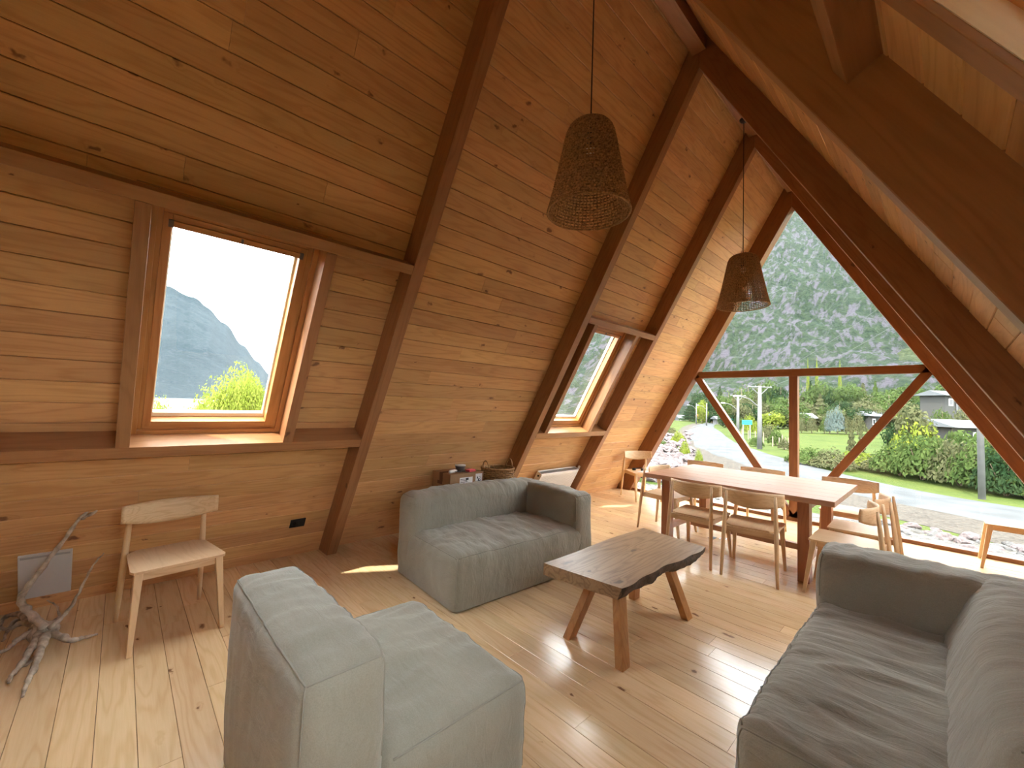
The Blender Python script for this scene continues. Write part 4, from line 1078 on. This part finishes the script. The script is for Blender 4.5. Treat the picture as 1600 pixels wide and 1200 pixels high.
plant_px('tree', 1428, 0, 38, 630, 74, 'round', 'leafo', 'tall sparse olive tree with pale stems in front of the grey roofed house')
plant_px('tree', 1512, 0, 58, 634, 44, 'round', 'leafo', 'olive tree between the two right-hand houses')
plant_px('tree', 1472, 0, 62, 636, 30, 'round', 'leafg', 'green tree left of the two right-hand houses')
plant_px('tree', 1400, 0, 46, 655, 46, 'round', 'leafd', 'dark tree left of the sparse olive tree')
# tree belt behind the pasture
G2 = 'trees behind the pasture'
rp2 = random.Random(8)
for i in range(81):
    px = 1080 + 430*i/80 + rp2.uniform(-4,4); lay = i % 3
    dist = (95,120,150)[lay] + rp2.uniform(-6,6); tp = (641,622,602)[lay] + rp2.uniform(-12,8); wp = rp2.uniform(36,60)
    mt = rp2.choice(['leafg','leafd','leafo','leafg','leafo','leafy' if lay == 0 else 'leafg']); kd = rp2.choice(['round','round','round','cone'])
    if px < 1130: kd = rp2.choice(['cone','round']); mt = 'leafd'; dist += 40
    nm = {'leafg':'mid green','leafd':'dark green','leafo':'olive','leafy':'yellow-green'}[mt]
    sh = 'rounded' if kd == 'round' else 'pointed'
    plant_px('tree', px, 0, dist, tp, wp, kd, mt, '%s %s tree, %s from the left in the %s row behind the pasture' % (nm, sh, ORD[i//3], ('front','middle','back')[lay]), 'trees in the belt behind the pasture')
for i,(px,tp,wp) in enumerate([(1262,563,9),(1276,562,10),(1312,566,10)]):
    plant_px('poplar', px, 0, 175, tp, wp*1.7, 'poplar', 'leafy', ['tall bright poplar, leftmost of three above the crossbar','tall bright poplar, second of three above the crossbar','tall bright poplar, rightmost of three above the crossbar'][i])
plant_px('tree', 1097, 0, 120, 626, 28, 'round', 'leafy', 'round bright green tree beside the village at the end of the road')
for i,(px,tp,wp,mt) in enumerate([(1252,655,16,'leafo'),(1268,652,18,'leafo'),(1288,652,14,'leafg'),(1308,638,26,'leafb'),(1322,655,20,'leafo'),(1340,648,26,'leafo'),(1296,644,20,'leafb')]):
    plant_px('bush', px, 0, 78, tp, wp, 'shrub', mt, ('pale blue-green bush on the pasture edge, %s of two' % ('larger right one' if i == 3 else 'smaller left one')) if mt == 'leafb' else ('olive bush at the top edge of the pasture, %s from the left' % ORD[[0,1,2,2,2,3,0][i]] if mt == 'leafo' else 'green bush at the top edge of the pasture, left of the pale ones'), ('blue-green' if mt == 'leafb' else 'olive')+' bushes on the pasture edge' if mt != 'leafg' else None)
for i,(px,dist,tp,wp,mt) in enumerate([(1172,70,650,26,'leafy'),(1158,80,655,20,'leafg'),(1150,90,640,26,'leafd'),(1200,60,664,24,'leafo'),(1182,48,684,24,'leafg'),(1212,52,672,26,'leafg'),(1225,46,686,20,'leafo')]):
    plant_px('bush', px, 0, dist, tp, wp, 'shrub', mt, ['bright bush behind the nearer utility pole','green bush beside the farther utility pole','dark bush behind the farther utility pole','olive bush right of the nearer utility pole','green bush at the foot of the nearer utility pole','green bush left of the gable post','olive bush at the fence left of the gable post'][i])
for i,(px,dist,tp,wp,mt) in enumerate([(1045,60,668,30,'leafo'),(1060,45,676,26,'leafy'),(1035,40,690,24,'leafg'),(1070,32,690,18,'leafy'),(1092,27,704,16,'leafy')]):
    plant_px('bush', px, 0, dist, tp, wp, 'shrub', mt, ['olive shrub behind the rubble heap','yellowish shrub on the crest of the rubble heap','green shrub at the left edge of the glass gable','small yellow-green shrub beside the road bend','small yellow-green shrub right of the rubble heap'][i])
# shrubs seen through the near skylight
for k,(px,dist,tp,wp,kd,lab) in enumerate([(362,15,566,120,'froth','big yellow-green bush outside the near skylight, in its lower right'),(330,17,596,70,'froth','rounded left shoulder of the yellow-green bushes outside the near skylight'),
        (400,14,574,90,'froth','yellow-green bush at the right jamb of the near skylight view'),(262,15,606,76,'froth','low yellow-green bush at the left of the near skylight view'),(298,14,622,60,'froth','lowest yellow-green bush before the lake in the near skylight view')]):
    t = plant_px('bush', px, 0, dist, tp, wp, kd, 'leafs', lab); t['category'] = 'bush'
    for q in range(2):
        f = mk('foliage', folmesh(kd, 'leafs', 1+(k+q) % 3), None, t); f.scale = tuple(v*(.97-.05*q) for v in t.children[0].scale); f.rotation_euler = (0,0,1.1+q)

# ------------------------------------------------------------------ poles, wires, fence
def pole(px, dist, toppy, r0, lab, arm=True, lamp=0):
    d = ray(px, toppy); top = CAM + d*(dist/math.hypot(d.x,d.y)); g = GZ + terr(top.x,top.y); H = top.z-g
    t = empty('utility_pole', (top.x,top.y,g), label=lab, cat='pole')
    MB().tube([(0,0,-.1),(0,0,H)], [r0,r0*.65], 12).obj('pole', M['concrete'], t, smooth=True)
    v = Vector((CR.x,CR.y,0)).normalized()
    if arm:
        MB().tube([v*-1.1+Vector((0,0,H-.1)), v*1.1+Vector((0,0,H-.1))], .06, 6).obj('crossarm', M['concrete'], t)
        for s_ in (-1,1): MB().tube([v*.75*s_+Vector((0,0,H-.15)), Vector((0,0,H-.9))], .04, 5).obj('strut', M['concrete'], t)
        for s_ in (-1,-.4,.4,1): MB().lathe([(0,0),(.035,0),(.04,.05),(.02,.10),(0,.10)], 8, tuple(v*s_+Vector((0,0,H-.05)))).obj('insulator', M['concrete'], t)
    if lamp:
        MB().tube([Vector((0,0,H-lamp)), v*-1.0+Vector((0,0,H-lamp+.8)), v*-1.9+Vector((0,0,H-lamp+1.0))], .05, 6).obj('lamp_arm', M['concrete'], t)
        MB().box((-.25,-.1,-.05),(.25,.1,.06)).obj('lamp_head', M['greywhite'], t, Matrix.Translation(v*-2.1+Vector((0,0,H-lamp+1.0))))
    return Vector((top.x,top.y,g+H))
P1 = pole(1187, 44, 605, .22, 'utility pole with crossarm standing just beyond the road, nearer one', True, 2.0)
P2 = pole(1153, 66, 619, .22, 'smaller utility pole farther along the road', True, 2.2)
PR = pole(1525, 26.6, 400, .115, 'thick pale concrete pole by the roadside at right', True, 0)
P3 = pole(1088, 115, 632, .16, 'slim lamp post near the village, left one', False, 1.5)
P4 = pole(1104, 105, 632, .16, 'slim lamp post near the village, right one', False, 1.5)
for i,(a,b) in enumerate(((P1+Vector((-1,0,0)), PR+Vector((-1,0,0))), (P1+Vector((1,0,0)), PR+Vector((1,0,0))), (P2,P1))):
    pts = [a.lerp(b,k/16)-Vector((0,0,1.2*4*(k/16)*(1-k/16)*.5)) for k in range(17)]; o_ = pts[0].copy()
    t = MB().tube([p-o_ for p in pts], .012, 4).obj('power_line', M['concrete']); t.location = o_
    tag(t, ['power line from the nearer pole to the thick pole, left wire','power line from the nearer pole to the thick pole, right wire','power line between the two poles along the road'][i], 'wire')
pr = random.Random(3)
pm = MB().tube([(0,0,-.1),(.01,0,.6),(0,0,1.15)], [.06,.055,.05], 6).mesh('post'); pm.materials.append(M['post'])
fpts = [gp(1150,684), gp(1215,701), gp(1243,707)]
for i in range(12):
    u = i/11*2; j = min(int(u),1); p = fpts[j].lerp(fpts[j+1], u-j)
    o = mk('fence_post', pm, None); o.location = (p.x,p.y,GZ+terr(p.x,p.y)); o.scale = (1,1,pr.uniform(.9,1.2)); tag(o, 'weathered wooden fence post, %s from the left along the pasture' % ORD[i], 'post', 'fence posts along the pasture')

# ------------------------------------------------------------------ houses, vehicles, signs
def house(name, px, dist, basepy, wpx, hh, lab, wall='wallh', roof='roofm', gable=True, lift=0):
    d = ray(px, basepy); c_ = CAM + d*(dist/math.hypot(d.x,d.y)); g = c_.z-hh
    depth = (c_-CAM).dot(CF); w_ = wpx*depth/F_PX
    t = empty(name, (c_.x,c_.y,g), math.atan2(CR.y,CR.x)+.2, label=lab, cat='house'); L_ = w_; D_ = w_*.7
    MB().box((-L_/2,-D_/2,-6),(L_/2,D_/2,hh)).obj('wall', M[wall], t)
    rf = MB(); rise = hh*.35
    rf.prism([(-D_/2-.6,hh),(D_/2+.6,hh),(0,hh+rise)], -L_/2-.5, L_/2+.5, lambda a,b,h:(h,a,b)); rf.obj('roof', M[roof], t)
    for k in (-1,1):
        wd = MB().box((k*L_*.25-L_*.09,-D_/2-.05,hh*.35),(k*L_*.25+L_*.09,-D_/2+.02,hh*.8)).obj('window', M['white'], t)
        MB().box((k*L_*.25-L_*.07,-D_/2-.07,hh*.4),(k*L_*.25+L_*.07,-D_/2-.04,hh*.75)).obj('pane', M['dark'], wd)
    MB().box((-L_*.04,-D_/2-.05,0),(L_*.04,-D_/2+.02,hh*.72)).obj('door', M['dark'], t)
    return t
house('house', 1484, 46, 669, 62, 1.6, 'house with a wide pale metal roof half hidden by bushes, lower one')
house('house', 1474, 80, 621, 46, 2.0, 'house with a pale roof on the slope above the lower house')
house('house', 1257, 92, 655, 20, 2.6, 'low pale house left of the blue-green bushes')
house('house', 1360, 92, 652, 30, 2.2, 'dark roofed low house at the right end of the pasture')
house('house', 1207, 105, 655, 13, 2.4, 'small white house behind the nearer utility pole', wall='whiteout')
house('house', 1064, 150, 655, 14, 3.0, 'pale village building at the far left end of the road', wall='whiteout')
house('house', 1078, 165, 655, 10, 3.0, 'small grey village building behind the lamp post', wall='whiteout')
house('shed', 1093, 140, 655, 7, 3.6, 'small rust coloured shed beside the round bright tree', wall='rust', roof='rust')
house('house', 1122, 125, 657, 12, 2.4, 'small pale building right of the red car', wall='whiteout')
def car(px, dist, mat, lab):
    p = gd(px, 660, dist); t = empty('car', (p.x,p.y,GZ+terr(p.x,p.y)), math.atan2(CR.y,CR.x)-.3, label=lab, cat='car')
    mb = MB(); mb.prism([(-2.1,.35),(2.1,.35),(2.15,.8),(1.3,.95),(-2.0,.95),(-2.15,.7)], -.85, .85, lambda a,b,h:(a,h,b)); mb.obj('body', M[mat], t, bevel=.05)
    mb = MB(); mb.prism([(-1.7,.94),(1.2,.94),(.6,1.45),(-1.3,1.45)], -.75, .75, lambda a,b,h:(a,h,b)); mb.obj('cabin', M['dark'], t, bevel=.04)
    MB().box((-1.25,-.74,1.44),(.55,.74,1.48)).obj('roof', M[mat], t)
    for sx in (-1.3,1.3):
        for sy in (-.85,.85): MB().tube([(sx,sy-.1,.33),(sx,sy+.1,.33)], .33, 14).obj('wheel', M['black'], t)
car(1104, 190, 'red', 'red car parked at the end of the road')
car(1086, 200, 'whiteout', 'white car parked left of the red car')
car(1060, 190, 'roofm', 'pale grey car at the left end of the village')
def sign(px, py, dist, w_, h_, mat, lab):
    p = gd(px, py, dist); g = GZ+terr(p.x,p.y); t = empty('road_sign', (p.x,p.y,g), math.atan2(CR.y,CR.x), label=lab, cat='sign'); z = p.z-g
    MB().box((-w_/2,-.04,z-h_/2),(w_/2,.04,z+h_/2)).obj('panel', M[mat], t, bevel=.03)
    for s_ in (-1,1): MB().tube([(s_*w_*.35,.06,0),(s_*w_*.35,.06,z+h_/2)], .06, 6).obj('post', M['metal'], t)
sign(1167, 662, 62, 1.3, .6, 'teal', 'teal road sign between the two utility poles')
sign(1144, 658, 90, .9, .5, 'teal', 'small teal road sign left of the farther pole')

# ------------------------------------------------------------------ thin haze over the valley
hz = bpy.data.materials.new('valley_haze'); hz.use_nodes = True; hn = hz.node_tree; hn.nodes.clear()
ho = hn.nodes.new('ShaderNodeOutputMaterial'); hs = hn.nodes.new('ShaderNodeVolumeScatter'); hs.inputs['Color'].default_value = (.80,.90,1,1); hs.inputs['Density'].default_value = HAZE
hn.links.new(hs.outputs[0], ho.inputs['Volume'])
hz2 = hz.copy(); hz2.node_tree.nodes['Volume Scatter'].inputs['Density'].default_value = HAZE*.3
for (a,b,hm_) in (((-520,45,-12),(420,1250,620),hz), ((-2900,-1500,-12),(-45,45,620),hz2)):
    o = MB().box(a,b).obj('haze', hm_); tag(o, 'thin haze hanging in the valley', kind='stuff')
# ------------------------------------------------------------------ mountains
def interp(tab, x):
    if x <= tab[0][0]: return tab[0][1]
    for (a,va),(b_,vb) in zip(tab[:-1], tab[1:]):
        if x <= b_:
            u = (x-a)/(b_-a); u = u*u*(3-2*u); return va*(1-u)+vb*u
    return tab[-1][1]
def mountain(name, a0, a1, tab, R0, R1, na, nr, mat, lab, amp, base=GZ, p=1.15, fq=.012):
    vs = []; fs = []
    for i in range(nr+1):
        t_ = i/nr; r = R0+(R1-R0)*t_
        for j in range(na+1):
            az = math.radians(a0+(a1-a0)*j/na); x = CAM.x+r*math.sin(az); y = CAM.y+r*math.cos(az)
            h = interp(tab, math.degrees(az))*R1
            q = Vector((x,y,0))*fq
            n1 = noise.fractal(q, .9, 2.1, 7); rid = 1-abs(noise.noise(Vector((math.degrees(az)*.22, t_*1.1, 7))))
            z = base + (h)*(t_**p)*(1+.10*(rid-.6)*(1 if i < nr else .6)) + amp*n1*min(1,t_*3)*(h/R1+.1)*2
            vs.append((x, y, z))
    W_ = na+1
    for i in range(nr):
        for j in range(na): k = i*W_+j; fs.append((k,k+1,k+W_+1,k+W_))
    # far side so that it is a solid hill
    b0 = len(vs)
    for j in range(na+1):
        az = math.radians(a0+(a1-a0)*j/na); vs.append((CAM.x+(R1+(R1-R0))*math.sin(az), CAM.y+(R1+(R1-R0))*math.cos(az), base-5))
    for j in range(na): k = nr*W_+j; fs.append((k,k+1,b0+j+1,b0+j))
    o = MB().add(vs, fs).obj(name, mat, smooth=True); tag(o, lab, 'mountain', kind='structure'); return o
mountain('mountain', -66, 42, [(-66,0),(-52,.10),(-42,.20),(-34,.27),(-25,.34),(-17,.385),(-12,.413),(-6,.385),(0,.35),(12,.30),(28,.2),(42,.0)], 175, 560, 420, 150, M['mount'], 'steep forested rock mountain filling the glass gable', 34)
M['hill'] = mountmat('green_hillside', (.018,.032,.010), (.045,.058,.018), (.06,.07,.03), 1.6, .55)
mountain('mountain', -13, 34, [(-13,.0),(-9,.07),(-6,.115),(-2,.175),(4,.22),(18,.2),(34,.0)], 165, 330, 120, 40, M['hill'], 'lighter green hillside rising at the foot of the rock mountain', 9, fq=.03)
mountain('mountain', -150, -72, [(-150,.0),(-135,.12),(-115,.2),(-95,.225),(-90,.212),(-87,.197),(-85,.185),(-83.5,.172),(-82,.148),(-80,.108),(-78.5,.078),(-77,.050),(-75,.02),(-72,0)], 620, 1350, 260, 60, M['mounthaze'], 'haze-blue distant mountain sloping down to the lake, seen through the near skylight', 26, base=GZ-4, p=1.2, fq=.006)

shade_tree = plant('tree', (5.6,-5.6,GZ), 3.3, 15.5, 'round', 'leafg', 'big leafy tree beside the house behind the camera')  # unseen tree added to keep sun off the right roof and sofa
for k in range(5):
    f = mk('foliage', folmesh('round', 'leafg', 1+k % 3), None, shade_tree); f.scale = (3.6,3.6,5.2); f.rotation_euler = (0,0,k*1.3); f.location = (0,0,5.0+.5*k)
    f.location.x = -2.0+.25*k; f.location.y = 1.0
